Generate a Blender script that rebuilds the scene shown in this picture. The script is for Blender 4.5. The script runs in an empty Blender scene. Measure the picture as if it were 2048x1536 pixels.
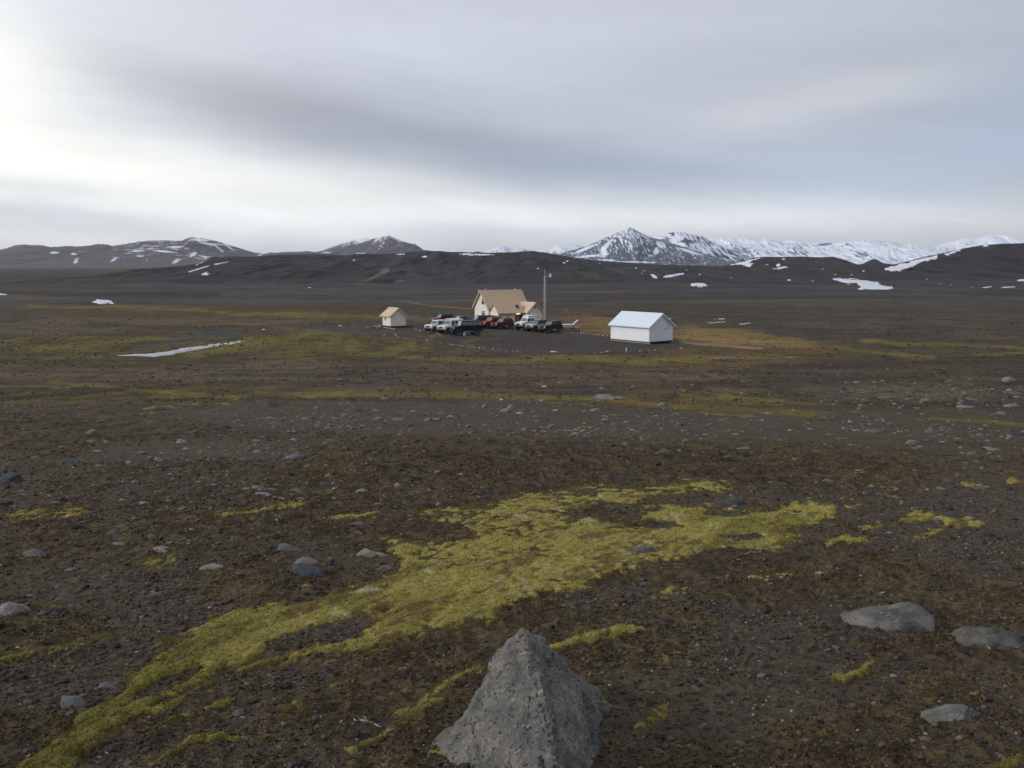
import bpy, bmesh, math, random
import numpy as np
from mathutils import Vector, Matrix

scene = bpy.context.scene
C = scene.collection
rng = np.random.default_rng(11)
R = math.radians

# ------------------------------------------------------------------ camera model (also used to read places off the photograph)
F = 1774.0; CX = 1024.0; CY = 768.0; PITCH = R(7.70); CAMZ = 12.0
cp, sp = math.cos(PITCH), math.sin(PITCH)

def row_tan(py):                     # drop per metre of Y for a picture row
    return np.tan(np.arctan((np.asarray(py, float) - CY) / F) + PITCH)

def project(X, Y, Z):
    d = Y * cp + (CAMZ - Z) * sp
    d = np.where(d < 0.05, 0.05, d)
    return CX + F * X / d, CY + F * ((CAMZ - Z) * cp - Y * sp) / d

# ------------------------------------------------------------------ noise
def _hash(ix, iy, seed):
    h = (ix.astype(np.int64) * 374761393 + iy.astype(np.int64) * 668265263 + seed * 974634777) & 0xFFFFFFFF
    h = ((h ^ (h >> 13)) * 1274126177) & 0xFFFFFFFF
    h = h ^ (h >> 16)
    return (h & 0xFFFFFF).astype(np.float64) / 8388607.5 - 1.0

def vnoise(x, y, seed=0):
    x = np.asarray(x, float); y = np.asarray(y, float)
    xi = np.floor(x); yi = np.floor(y)
    fx = x - xi; fy = y - yi
    u = fx * fx * fx * (fx * (fx * 6 - 15) + 10); v = fy * fy * fy * (fy * (fy * 6 - 15) + 10)
    xi = xi.astype(np.int64); yi = yi.astype(np.int64)
    a = _hash(xi, yi, seed); b = _hash(xi + 1, yi, seed); c = _hash(xi, yi + 1, seed); d = _hash(xi + 1, yi + 1, seed)
    return (a + (b - a) * u) + ((c + (d - c) * u) - (a + (b - a) * u)) * v

def fbm(x, y, octaves=4, seed=0, gain=0.5, lac=2.03):
    s = 0; amp = 1; tot = 0
    c, sn = math.cos(0.6), math.sin(0.6)
    for o in range(octaves):
        s = s + amp * vnoise(x, y, seed + o * 17); tot += amp
        x, y = (x * c - y * sn) * lac, (x * sn + y * c) * lac
        amp *= gain
    return s / tot

def ridged(x, y, octaves=4, seed=0):
    s = 0; amp = 1; tot = 0
    c, sn = math.cos(0.5), math.sin(0.5)
    for o in range(octaves):
        s = s + amp * (1 - 2 * np.abs(vnoise(x, y, seed + o * 13))); tot += amp
        x, y = (x * c - y * sn) * 2.07, (x * sn + y * c) * 2.07
        amp *= 0.5
    return s / tot

def sstep(a, b, x):
    t = np.clip((x - a) / (b - a), 0, 1)
    return t * t * (3 - 2 * t)

# ------------------------------------------------------------------ terrain
_az = np.array([-1.2, -0.577, -0.30, 0.0, 0.27, 0.577, 1.2])
_tc = row_tan([806, 806, 798, 800, 822, 849, 870])
_yc = np.array([30.0, 30.0, 30.0, 30.0, 28.0, 24.0, 22.0])
_ye = np.array([42.0, 42.0, 46.0, 46.0, 40.0, 33.0, 30.0])
_FY = np.array([48.0, 70, 95, 125, 220, 300, 450, 700, 1000, 2000, 6000, 60000])
_FD = np.array([7.30, 8.74, 10.35, 12.0, 12.1, 12.7, 14.0, 16.5, 18.5, 20.5, 24.0, 60.0])

def H_smooth(X, Y):
    Yp = np.maximum(Y, 2.0)
    a = np.clip(X / Yp, -0.8, 0.8)
    tc = np.interp(a, _az, _tc); yc = np.interp(a, _az, _yc); ye = np.interp(a, _az, _ye)
    s = tc - 1.6 / yc
    dc = 1.6 + s * yc
    near = 1.6 + s * np.maximum(Y, -6.0) + 0.004 * np.maximum(-Y - 6, 0)
    yd = yc + 0.4 * (ye - yc); dd = tc * yd + 0.45
    de = tc * ye - 0.04
    m1 = dc + (dd - dc) * (Y - yc) / (yd - yc)
    m2 = dd + (de - dd) * (Y - yd) / (ye - yd)
    m3 = de + (_FD[0] - de) * (Y - ye) / (48.0 - ye)
    far = np.interp(Y, _FY, _FD)
    d = np.where(Y < yc, near, np.where(Y < yd, m1, np.where(Y < ye, m2, np.where(Y < 48.0, m3, far))))
    # rounded brow of the near slope
    d = d + 0.16 * np.exp(-((Y - yc) / 1.3) ** 2)
    z = CAMZ - d
    z = z + 0.9 * np.exp(-((X + 31) / 20) ** 2 - ((Y - 143) / 13) ** 2)
    z = z + 1.3 * np.exp(-((X - 95) / 85) ** 2 - ((Y - 305) / 55) ** 2)
    return z

def pad_mask(X, Y):
    return np.exp(-((X - 2) / 38) ** 4 - ((Y - 160) / 42) ** 4)

def H(X, Y):
    z = H_smooth(X, Y)
    pad = pad_mask(X, Y)
    nearw = 1 - sstep(30, 60, Y)
    z = z + nearw * (0.035 * fbm(X / 2.6, Y / 2.6, 3, 3))
    z = z + sstep(35, 70, Y) * (1 - 0.92 * pad) * 0.22 * fbm(X / 16, Y / 20, 4, 7)
    z = z + sstep(350, 700, Y) * 1.6 * fbm(X / 130, Y / 170, 4, 9)
    return z

def H_micro(X, Y):
    w = 1 - sstep(9, 26, Y)
    return w * (0.012 * fbm(X / 0.42, Y / 0.42, 3, 21) + 0.006 * fbm(X / 0.07, Y / 0.07, 2, 25)) + (1 - w) * sstep(26, 50, Y) * (1 - 0.7 * pad_mask(X, Y)) * (0.07 * fbm(X / 4.2, Y / 3.4, 2, 27) + 0.045 * (0.2 + ridged(X / 1.3, Y / 1.6, 2, 33)))

# ---- hills and mountains: a crest line read off the skyline, at a real distance, with real depth
class Hill:
    def __init__(s, prof, crest, foot, back, seed, rough, gully, wander=0.0):
        pts = np.array(prof, float)
        s.crest, s.foot, s.back, s.seed, s.rough, s.gully, s.wander = crest, foot, back, seed, rough, gully, wander
        s.px = pts[:, 0]
        s.X = (pts[:, 0] - CX) / F * (crest * cp)
        s.Z = CAMZ - row_tan(pts[:, 1]) * crest
        s.X0, s.X1 = s.X.min(), s.X.max()
    def z(s, X, Y):
        base = CAMZ - np.interp(Y, _FY, _FD)
        yc = s.crest * (1 + s.wander * fbm(X / (0.09 * s.crest), X * 0, 3, s.seed + 5))
        t0 = np.clip((Y - s.foot) / (yc - s.foot), 0, 1)
        wr_ = np.where(Y < yc, sstep(0.15, 0.8, t0), 1.0)
        Xc = X * s.crest / (yc + (np.maximum(Y, 1.0) - yc) * wr_)
        Zc = np.interp(Xc, s.X, s.Z) 
        Zc = Zc + 0.0007 * s.crest * (s.crest > 5000) * fbm(Xc / (0.0035 * s.crest), Xc * 0 + 0.5, 3, s.seed + 8)
        Zc = CAMZ + (Zc - CAMZ) * yc / s.crest
        t = np.where(Y < yc, (Y - s.foot) / (yc - s.foot), (s.back - Y) / (s.back - yc))
        t = np.clip(t, -0.25, 1)
        p = np.where(t > 0, 0.55 * t + 0.45 * t * t * (3 - 2 * t), t * 0.6)
        hh = Zc - base
        k = np.clip(t, 0, 1)
        env = np.clip(4 * k * (1 - k ** 2) * 0.9, 0, 1)
        L = 0.06 * s.crest
        n = s.rough * fbm(X / L, Y / (L * 1.6), 5, s.seed)
        wx = X + 0.35 * L * fbm(X / L, Y / L, 2, s.seed + 60)
        n2 = s.gully * (ridged(wx / (L * 0.33), Y / (L * 2.6), 4, s.seed + 30) - 0.1)
        return base + hh * p + np.abs(hh) * env * (n + n2) - 3.0 * (1 - sstep(-0.1, 0.12, t)) - sstep(0, 1, (base - Zc)) * 6

HILLS = {}
HILLS['d0'] = Hill([(250, 585), (340, 553), (366, 542), (392, 529), (412, 519), (424, 514.5), (450, 512.5), (500, 514), (560, 509), (600, 508.5), (640, 508), (690, 511), (720, 507), (760, 508), (800, 506),
                    (850, 502.5), (872, 502), (905, 504), (960, 506), (1000, 507), (1030, 506), (1062, 503), (1090, 505), (1125, 511), (1160, 517), (1200, 522), (1240, 524), (1290, 528), (1350, 530), (1400, 531), (1450, 532), (1520, 546), (1600, 570)],
                   1300, 760, 1900, 101, 0.16, 0.08, 0.03)
HILLS['d2'] = Hill([(1390, 560), (1432, 536), (1450, 531), (1480, 523), (1505, 515.5), (1530, 513.5), (1570, 514), (1600, 513), (1640, 514.5), (1665, 514), (1690, 520), (1715, 529), (1724, 528), (1738, 521), (1749, 517.5), (1760, 523), (1775, 530), (1830, 545), (1900, 575)],
                   1650, 1000, 2200, 131, 0.10, 0.05, 0.02)
HILLS['d3'] = Hill([(1690, 572), (1750, 546), (1768, 530), (1790, 528.5), (1820, 521), (1850, 513), (1880, 507), (1920, 497.5), (1960, 490.5), (1990, 488), (2020, 487), (2048, 486), (2100, 484), (2180, 488), (2300, 500), (2450, 520)],
                   1500, 900, 2200, 151, 0.06, 0.05, 0.02)
HILLS['m1'] = Hill([(-420, 505), (-250, 494), (-120, 504), (-40, 502), (0, 500), (15, 497), (35, 490), (52, 489), (70, 490.5), (85, 490), (92, 492), (105, 494), (135, 492.5), (165, 492.5), (180, 491), (200, 488), (217, 489), (228, 492), (245, 489), (265, 486), (295, 481.5), (335, 480),
                    (365, 481.5), (372, 478), (383, 474.5), (400, 475.5), (430, 481), (460, 490), (485, 498), (510, 505), (528, 507.5), (545, 505), (575, 504), (605, 505), (660, 520), (760, 550)],
                   7000, 5200, 8600, 201, 0.08, 0.05, 0.0)
HILLS['m2b'] = Hill([(590, 520), (640, 503), (680, 489), (700, 483), (722, 477), (742, 477), (752, 479), (790, 490), (850, 520)], 9800, 8800, 10800, 221, 0.1, 0.1)
HILLS['m2'] = Hill([(520, 530), (570, 505), (615, 502), (630, 504), (655, 501), (675, 494), (700, 490), (725, 485), (745, 478), (760, 474.5), (773, 473), (779, 470.5), (786, 474), (800, 479), (815, 485), (830, 488), (840, 494), (848, 500), (870, 502.5), (910, 505), (980, 530)],
                   8200, 7000, 9300, 241, 0.08, 0.07, 0.01)
HILLS['m3'] = Hill([(930, 530), (965, 504), (985, 497), (1000, 492.5), (1012, 493), (1022, 496), (1045, 496.5), (1060, 500), (1078, 501), (1092, 497), (1115, 492), (1125, 489.5), (1145, 488.5), (1160, 491), (1190, 498), (1260, 530)], 12500, 11000, 14000, 261, 0.08, 0.1)
HILLS['m4'] = Hill([(1030, 535), (1100, 513), (1130, 504), (1150, 499), (1175, 491), (1205, 478), (1225, 468.5), (1240, 462.5), (1252, 457), (1258, 454.5), (1264, 456.5), (1274, 462), (1290, 469.5), (1303, 475), (1330, 482), (1370, 494), (1410, 508), (1440, 519), (1470, 528), (1530, 545)],
                   6200, 5200, 7300, 281, 0.05, 0.085, 0.0)
HILLS['m5'] = Hill([(1230, 520), (1290, 480), (1308, 474), (1322, 470), (1338, 465), (1352, 463), (1365, 464.5), (1385, 469), (1402, 471), (1412, 477), (1425, 484), (1470, 505), (1540, 530)], 7600, 6400, 8600, 301, 0.08, 0.08, 0.0)
HILLS['m6'] = Hill([(1330, 520), (1400, 481), (1425, 476), (1450, 474.5), (1500, 475), (1525, 476), (1548, 480.5), (1565, 481.5), (1578, 480), (1592, 481), (1612, 486.5), (1625, 487.5), (1640, 484.5), (1658, 483), (1675, 485.5), (1700, 482.5), (1735, 479.5), (1755, 481.5), (1780, 486), (1810, 489.5), (1850, 493), (1880, 494), (1960, 505), (2100, 530)],
                   8800, 7000, 10300, 321, 0.14, 0.13, 0.02)
HILLS['m7'] = Hill([(1760, 525), (1840, 497), (1870, 491), (1900, 483), (1930, 476.5), (1955, 475), (1972, 470), (1985, 468.5), (2000, 470), (2020, 474), (2048, 480), (2090, 484), (2180, 488), (2350, 510)], 9600, 8000, 11500, 341, 0.08, 0.1)
NEARHILLS = ['d0', 'd2', 'd3']

def surf(X, Y, smooth=True):
    z = H_smooth(X, Y) if smooth else H(X, Y)
    far = Y > 600
    if np.any(far):
        Xf, Yf = X[far], Y[far]; zf = z[far]
        for k in NEARHILLS:
            zf = np.maximum(zf, HILLS[k].z(Xf, Yf))
        z = z.copy(); z[far] = zf
    return z

def hit(px, py, ymax=2400.0):
    """picture points -> points on the ground"""
    px = np.atleast_1d(np.asarray(px, float)); py = np.atleast_1d(np.asarray(py, float))
    t = row_tan(py); kx = (px - CX) / F * (cp + t * sp)
    ys = np.geomspace(1.6, ymax, 420)
    outX = np.zeros(len(px)); outY = np.full(len(px), ymax)
    for i0 in range(0, len(px), 2000):
        sl = slice(i0, i0 + 2000)
        T = t[sl, None]; K = kx[sl, None]
        YY = np.broadcast_to(ys, (T.shape[0], len(ys))); XX = K * YY
        below = (CAMZ - T * YY) < surf(XX, YY)
        first = np.argmax(below, axis=1); ok = below.any(axis=1)
        lo = ys[np.maximum(first - 1, 0)]; hi = ys[first]
        k1 = kx[sl]; t1 = t[sl]
        for _ in range(14):
            mid = 0.5 * (lo + hi)
            b = (CAMZ - t1 * mid) < surf(k1 * mid, mid)
            hi = np.where(b, mid, hi); lo = np.where(b, lo, mid)
        y = np.where(ok, hi, ymax)
        outY[sl] = y; outX[sl] = k1 * y
    Z = surf(outX, outY, smooth=False)
    return outX, outY, Z

def at(px, py):
    x, y, z = hit([px], [py])
    return float(x[0]), float(y[0]), float(z[0])

# ------------------------------------------------------------------ mesh helpers
def link(o, parent=None):
    C.objects.link(o)
    if parent is not None: o.parent = parent
    return o

def np_mesh(name, verts, faces, col=None, smooth=True):
    me = bpy.data.meshes.new(name)
    verts = np.ascontiguousarray(verts, dtype=np.float32); faces = np.ascontiguousarray(faces, dtype=np.int32)
    k = faces.shape[1]
    me.vertices.add(len(verts)); me.vertices.foreach_set('co', verts.ravel())
    me.loops.add(faces.size); me.loops.foreach_set('vertex_index', faces.ravel())
    me.polygons.add(len(faces)); me.polygons.foreach_set('loop_start', np.arange(0, faces.size, k, dtype=np.int32))
    me.update(calc_edges=True)
    me.polygons.foreach_set('use_smooth', np.full(len(faces), smooth, dtype=bool))
    if col is not None:
        at_ = me.color_attributes.new('Col', 'FLOAT_COLOR', 'POINT')
        c4 = np.ones((len(verts), 4), np.float32); c4[:, :3] = col
        at_.data.foreach_set('color', c4.ravel())
    me.update()
    return me

def bm_obj(name, bm, mat, parent=None, smooth=False):
    me = bpy.data.meshes.new(name)
    bmesh.ops.recalc_face_normals(bm, faces=bm.faces)
    bm.to_mesh(me); bm.free()
    if smooth:
        for p in me.polygons: p.use_smooth = True
    if mat is not None: me.materials.append(mat)
    return link(bpy.data.objects.new(name, me), parent)

def add_box(bm, x0, x1, y0, y1, z0, z1):
    v = [bm.verts.new(p) for p in ((x0, y0, z0), (x1, y0, z0), (x1, y1, z0), (x0, y1, z0), (x0, y0, z1), (x1, y0, z1), (x1, y1, z1), (x0, y1, z1))]
    for f in ((0, 3, 2, 1), (4, 5, 6, 7), (0, 1, 5, 4), (1, 2, 6, 5), (2, 3, 7, 6), (3, 0, 4, 7)):
        bm.faces.new([v[i] for i in f])
    return v

def add_tube(bm, p, q, r, n=8, r2=None):
    p = Vector(p); q = Vector(q); r2 = r if r2 is None else r2
    d = (q - p).normalized(); u = d.orthogonal().normalized(); w = d.cross(u)
    a = []; b = []
    for i in range(n):
        c, s = math.cos(2 * math.pi * i / n), math.sin(2 * math.pi * i / n)
        a.append(bm.verts.new(p + (u * c + w * s) * r)); b.append(bm.verts.new(q + (u * c + w * s) * r2))
    for i in range(n):
        bm.faces.new((a[i], a[(i + 1) % n], b[(i + 1) % n], b[i]))
    bm.faces.new(a[::-1]); bm.faces.new(b)

def add_prism(bm, pts, vec):
    """closed polygon pushed along vec"""
    vec = Vector(vec)
    a = [bm.verts.new(p) for p in pts]; b = [bm.verts.new(Vector(p) + vec) for p in pts]
    n = len(pts)
    bm.faces.new(a[::-1]); bm.faces.new(b)
    for i in range(n): bm.faces.new((a[i], a[(i + 1) % n], b[(i + 1) % n], b[i]))

def bevel(bm, w, seg=2):
    bmesh.ops.bevel(bm, geom=list(bm.edges), offset=w, segments=seg, profile=0.6, affect='EDGES', clamp_overlap=True)

def thing(name, label, cat, loc=(0, 0, 0), rotz=0.0, group=None):
    o = bpy.data.objects.new(name, None); link(o)
    o.empty_display_size = 0.2
    o.location = loc; o.rotation_euler = (0, 0, rotz)
    return tag(o, label, cat, group)

def tag(o, label, cat, group=None):
    o['label'] = label; o['category'] = cat
    if group: o['group'] = group
    return o

def struct(o, label=None):
    o['kind'] = 'structure'
    if label: o['label'] = label
    return o

# ------------------------------------------------------------------ materials
def new_mat(name):
    m = bpy.data.materials.new(name); m.use_nodes = True
    nt = m.node_tree
    return m, nt, nt.nodes['Principled BSDF']

def N(nt, kind, **kw):
    n = nt.nodes.new(kind)
    for k, v in kw.items():
        if k.startswith('in_'):
            n.inputs[k[3:]].default_value = v
        else: setattr(n, k, v)
    return n

def paint(name, col, rough=0.5, metal=0.0, coat=0.0, dirt=0.12, scale=6.0, dirtcol=None):
    m, nt, b = new_mat(name)
    tc = N(nt, 'ShaderNodeTexCoord'); no = N(nt, 'ShaderNodeTexNoise'); no.inputs['Scale'].default_value = scale; no.inputs['Detail'].default_value = 6
    nt.links.new(tc.outputs['Object'], no.inputs['Vector'])
    rp = N(nt, 'ShaderNodeValToRGB'); rp.color_ramp.elements[0].position = 0.35; rp.color_ramp.elements[1].position = 0.75
    d = dirtcol or tuple(c * 0.6 for c in col)
    rp.color_ramp.elements[0].color = (*col, 1); rp.color_ramp.elements[1].color = (*[c * (1 - dirt) + e * dirt for c, e in zip(col, d)], 1)
    nt.links.new(no.outputs['Fac'], rp.inputs['Fac']); nt.links.new(rp.outputs['Color'], b.inputs['Base Color'])
    b.inputs['Roughness'].default_value = rough; b.inputs['Metallic'].default_value = metal; b.inputs['Coat Weight'].default_value = coat
    return m

def ribbed(name, col, rough, axis, pitch, strength=0.6, metal=0.0, dirt=0.1):
    """profiled sheet: ribs along one axis"""
    m = paint(name, col, rough, metal, 0, dirt, 1.5)
    nt = m.node_tree; b = nt.nodes['Principled BSDF']
    tc = N(nt, 'ShaderNodeTexCoord'); w = N(nt, 'ShaderNodeTexWave', wave_type='BANDS', bands_direction=axis, wave_profile='SIN')
    w.inputs['Scale'].default_value = 0.314 / pitch * 1.0
    nt.links.new(tc.outputs['Object'], w.inputs['Vector'])
    bp = N(nt, 'ShaderNodeBump'); bp.inputs['Strength'].default_value = strength; bp.inputs['Distance'].default_value = 0.02
    nt.links.new(w.outputs['Fac'], bp.inputs['Height']); nt.links.new(bp.outputs['Normal'], b.inputs['Normal'])
    return m

def terrain_mat(name, s1, s2, amt, bump=0.4, dist=0.01, rough=0.95):
    m, nt, b = new_mat(name)
    a = N(nt, 'ShaderNodeVertexColor', layer_name='Col'); tc = N(nt, 'ShaderNodeTexCoord')
    n1 = N(nt, 'ShaderNodeTexNoise'); n1.inputs['Scale'].default_value = s1; n1.inputs['Detail'].default_value = 5; n1.inputs['Roughness'].default_value = 0.65
    n2 = N(nt, 'ShaderNodeTexNoise'); n2.inputs['Scale'].default_value = s2; n2.inputs['Detail'].default_value = 3
    nt.links.new(tc.outputs['Object'], n1.inputs['Vector']); nt.links.new(tc.outputs['Object'], n2.inputs['Vector'])
    mr = N(nt, 'ShaderNodeMapRange'); mr.inputs['From Min'].default_value = 0.3; mr.inputs['From Max'].default_value = 0.7
    mr.inputs['To Min'].default_value = 1 - amt; mr.inputs['To Max'].default_value = 1 + amt
    nt.links.new(n1.outputs['Fac'], mr.inputs['Value'])
    mx = N(nt, 'ShaderNodeMix', data_type='RGBA', blend_type='MULTIPLY'); mx.inputs['Factor'].default_value = 1
    nt.links.new(a.outputs['Color'], mx.inputs['A']); nt.links.new(mr.outputs['Result'], mx.inputs['B'])
    nt.links.new(mx.outputs['Result'], b.inputs['Base Color'])
    ad = N(nt, 'ShaderNodeMath', operation='ADD'); nt.links.new(n1.outputs['Fac'], ad.inputs[0]); nt.links.new(n2.outputs['Fac'], ad.inputs[1])
    bp = N(nt, 'ShaderNodeBump'); bp.inputs['Strength'].default_value = bump; bp.inputs['Distance'].default_value = dist
    nt.links.new(ad.outputs['Value'], bp.inputs['Height']); nt.links.new(bp.outputs['Normal'], b.inputs['Normal'])
    b.inputs['Roughness'].default_value = rough; b.inputs['Specular IOR Level'].default_value = 0.15
    return m

def rock_mat(name, col, col2, scale=9.0, pits=0.5, use_attr=False, lich=0.35, grain=(0.66, 1.34), pit=(0.10, 0.30), pmask=-0.08):
    m, nt, b = new_mat(name)
    tc = N(nt, 'ShaderNodeTexCoord'); oi = N(nt, 'ShaderNodeObjectInfo')
    off = N(nt, 'ShaderNodeVectorMath', operation='ADD'); nt.links.new(tc.outputs['Object'], off.inputs[0])
    sc = N(nt, 'ShaderNodeMath', operation='MULTIPLY'); sc.inputs[1].default_value = 37.0; nt.links.new(oi.outputs['Random'], sc.inputs[0]); nt.links.new(sc.outputs[0], off.inputs[1])
    big = N(nt, 'ShaderNodeTexNoise'); big.inputs['Scale'].default_value = scale * 0.6; big.inputs['Detail'].default_value = 7; big.inputs['Roughness'].default_value = 0.6
    fine = N(nt, 'ShaderNodeTexNoise'); fine.inputs['Scale'].default_value = scale * 7; fine.inputs['Detail'].default_value = 6; fine.inputs['Roughness'].default_value = 0.7
    vor = N(nt, 'ShaderNodeTexVoronoi'); vor.inputs['Scale'].default_value = scale * 4.5; vor.inputs['Randomness'].default_value = 1
    lic = N(nt, 'ShaderNodeTexNoise'); lic.inputs['Scale'].default_value = scale * 1.7; lic.inputs['Detail'].default_value = 8; lic.inputs['Roughness'].default_value = 0.72
    for n in (big, fine, vor, lic): nt.links.new(off.outputs[0], n.inputs['Vector'])
    rp = N(nt, 'ShaderNodeValToRGB'); rp.color_ramp.elements[0].position = 0.38; rp.color_ramp.elements[1].position = 0.62
    rp.color_ramp.elements[0].color = (*col, 1); rp.color_ramp.elements[1].color = (*col2, 1)
    nt.links.new(big.outputs['Fac'], rp.inputs['Fac'])
    # lichen
    lr = N(nt, 'ShaderNodeValToRGB'); lr.color_ramp.elements[0].position = 0.58; lr.color_ramp.elements[1].position = 0.66
    lr.color_ramp.elements[0].color = (0, 0, 0, 1); lr.color_ramp.elements[1].color = (lich, lich, lich, 1)
    nt.links.new(lic.outputs['Fac'], lr.inputs['Fac'])
    mx = N(nt, 'ShaderNodeMix', data_type='RGBA'); mx.inputs['B'].default_value = (0.34, 0.33, 0.28, 1)
    nt.links.new(lr.outputs['Color'], mx.inputs['Factor']); nt.links.new(rp.outputs['Color'], mx.inputs['A'])
    # fine grain
    mr = N(nt, 'ShaderNodeMapRange'); mr.inputs['From Min'].default_value = 0.3; mr.inputs['From Max'].default_value = 0.7; mr.inputs['To Min'].default_value = grain[0]; mr.inputs['To Max'].default_value = grain[1]
    nt.links.new(fine.outputs['Fac'], mr.inputs['Value'])
    m2 = N(nt, 'ShaderNodeMix', data_type='RGBA', blend_type='MULTIPLY'); m2.inputs['Factor'].default_value = 1
    nt.links.new(mx.outputs['Result'], m2.inputs['A']); nt.links.new(mr.outputs['Result'], m2.inputs['B'])
    # dark vesicles
    pm = N(nt, 'ShaderNodeMapRange'); pm.inputs['From Min'].default_value = pit[0]; pm.inputs['From Max'].default_value = pit[1]; pm.inputs['To Min'].default_value = 1 - pits; pm.inputs['To Max'].default_value = 1.0
    vs = N(nt, 'ShaderNodeMath', operation='ADD'); nt.links.new(vor.outputs['Distance'], vs.inputs[0])
    vq = N(nt, 'ShaderNodeMapRange'); vq.inputs['From Min'].default_value = 0.4; vq.inputs['From Max'].default_value = 0.62; vq.inputs['To Min'].default_value = 0.3; vq.inputs['To Max'].default_value = pmask
    nt.links.new(lic.outputs['Fac'], vq.inputs['Value']); nt.links.new(vq.outputs['Result'], vs.inputs[1]); nt.links.new(vs.outputs[0], pm.inputs['Value'])
    m3 = N(nt, 'ShaderNodeMix', data_type='RGBA', blend_type='MULTIPLY'); m3.inputs['Factor'].default_value = 1
    nt.links.new(m2.outputs['Result'], m3.inputs['A']); nt.links.new(pm.outputs['Result'], m3.inputs['B'])
    # per-stone tone
    tn = N(nt, 'ShaderNodeMapRange'); tn.inputs['To Min'].default_value = 0.78; tn.inputs['To Max'].default_value = 1.22; nt.links.new(oi.outputs['Random'], tn.inputs['Value'])
    m4 = N(nt, 'ShaderNodeMix', data_type='RGBA', blend_type='MULTIPLY'); m4.inputs['Factor'].default_value = 1
    nt.links.new(m3.outputs['Result'], m4.inputs['A'])
    if use_attr:
        a = N(nt, 'ShaderNodeVertexColor', layer_name='Col'); nt.links.new(a.outputs['Color'], m4.inputs['B'])
    else: nt.links.new(tn.outputs['Result'], m4.inputs['B'])
    nt.links.new(m4.outputs['Result'], b.inputs['Base Color'])
    ad = N(nt, 'ShaderNodeMath', operation='MULTIPLY'); nt.links.new(fine.outputs['Fac'], ad.inputs[0]); nt.links.new(pm.outputs['Result'], ad.inputs[1])
    bp = N(nt, 'ShaderNodeBump'); bp.inputs['Strength'].default_value = 0.7; bp.inputs['Distance'].default_value = 0.012
    nt.links.new(ad.outputs[0], bp.inputs['Height']); nt.links.new(bp.outputs['Normal'], b.inputs['Normal'])
    b.inputs['Roughness'].default_value = 0.92; b.inputs['Specular IOR Level'].default_value = 0.2
    return m

M_GROUND = terrain_mat('soil', 22.0, 130.0, 0.30, 0.55, 0.012)
M_HILL = terrain_mat('hill_scree', 0.09, 0.6, 0.16, 0.5, 0.8)
M_MOUNT = terrain_mat('mountain_scree', 0.02, 0.12, 0.12, 0.4, 4.0)
M_MOSS = terrain_mat('moss_fibre', 35.0, 160.0, 0.16, 0.5, 0.008)
M_BIT = terrain_mat('plant_bits', 60.0, 200.0, 0.2, 0.0, 0.002)
M_PEB = rock_mat('pebble', (0.9, 0.9, 0.9), (1.0, 0.98, 0.95), 30.0, 0.2, True, 0.0)

def srgb(r, g, b, k=1.0):
    f = lambda c: ((c / 255 + 0.055) / 1.055) ** 2.4 if c > 10 else c / 255 / 12.92
    return np.array([f(r), f(g), f(b)]) * k

# ------------------------------------------------------------------ ground: where each cover grows (read off the photograph, then fixed to the land)
def poly_sd(px, py, poly):
    """signed distance in picture units, positive inside"""
    P = np.array(poly, float); n = len(P)
    d = np.full(px.shape, 1e9); inside = np.zeros(px.shape, bool)
    for i in range(n):
        ax, ay = P[i]; bx, by = P[(i + 1) % n]
        ex, ey = bx - ax, by - ay
        wx, wy = px - ax, py - ay
        t = np.clip((wx * ex + wy * ey) / (ex * ex + ey * ey + 1e-9), 0, 1)
        d = np.minimum(d, (wx - ex * t) ** 2 + (wy - ey * t) ** 2)
        c = ((ay <= py) & (by > py)) | ((by <= py) & (ay > py))
        xin = ax + (py - ay) / (by - ay + 1e-12) * ex
        inside ^= c & (px < xin)
    d = np.sqrt(d)
    return np.where(inside, d, -d)

def stroke(px, py, pts, th):
    """1 on the line, 0 at distance th; thickness is vertical in the picture"""
    P = np.array(pts, float); out = np.full(px.shape, -1.0)
    yc = np.interp(px, P[:, 0], P[:, 1])
    ov = np.maximum(P[0, 0] - px, px - P[-1, 0]).clip(0) / (4 * th)
    return np.maximum(out, 1 - np.abs(py - yc) / th - ov)

def blob(px, py, cx, cy, rx, ry, tilt=0.0):
    dx = px - cx; dy = py - cy - tilt * dx
    return 1 - np.sqrt((dx / rx) ** 2 + (dy / ry) ** 2)

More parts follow.
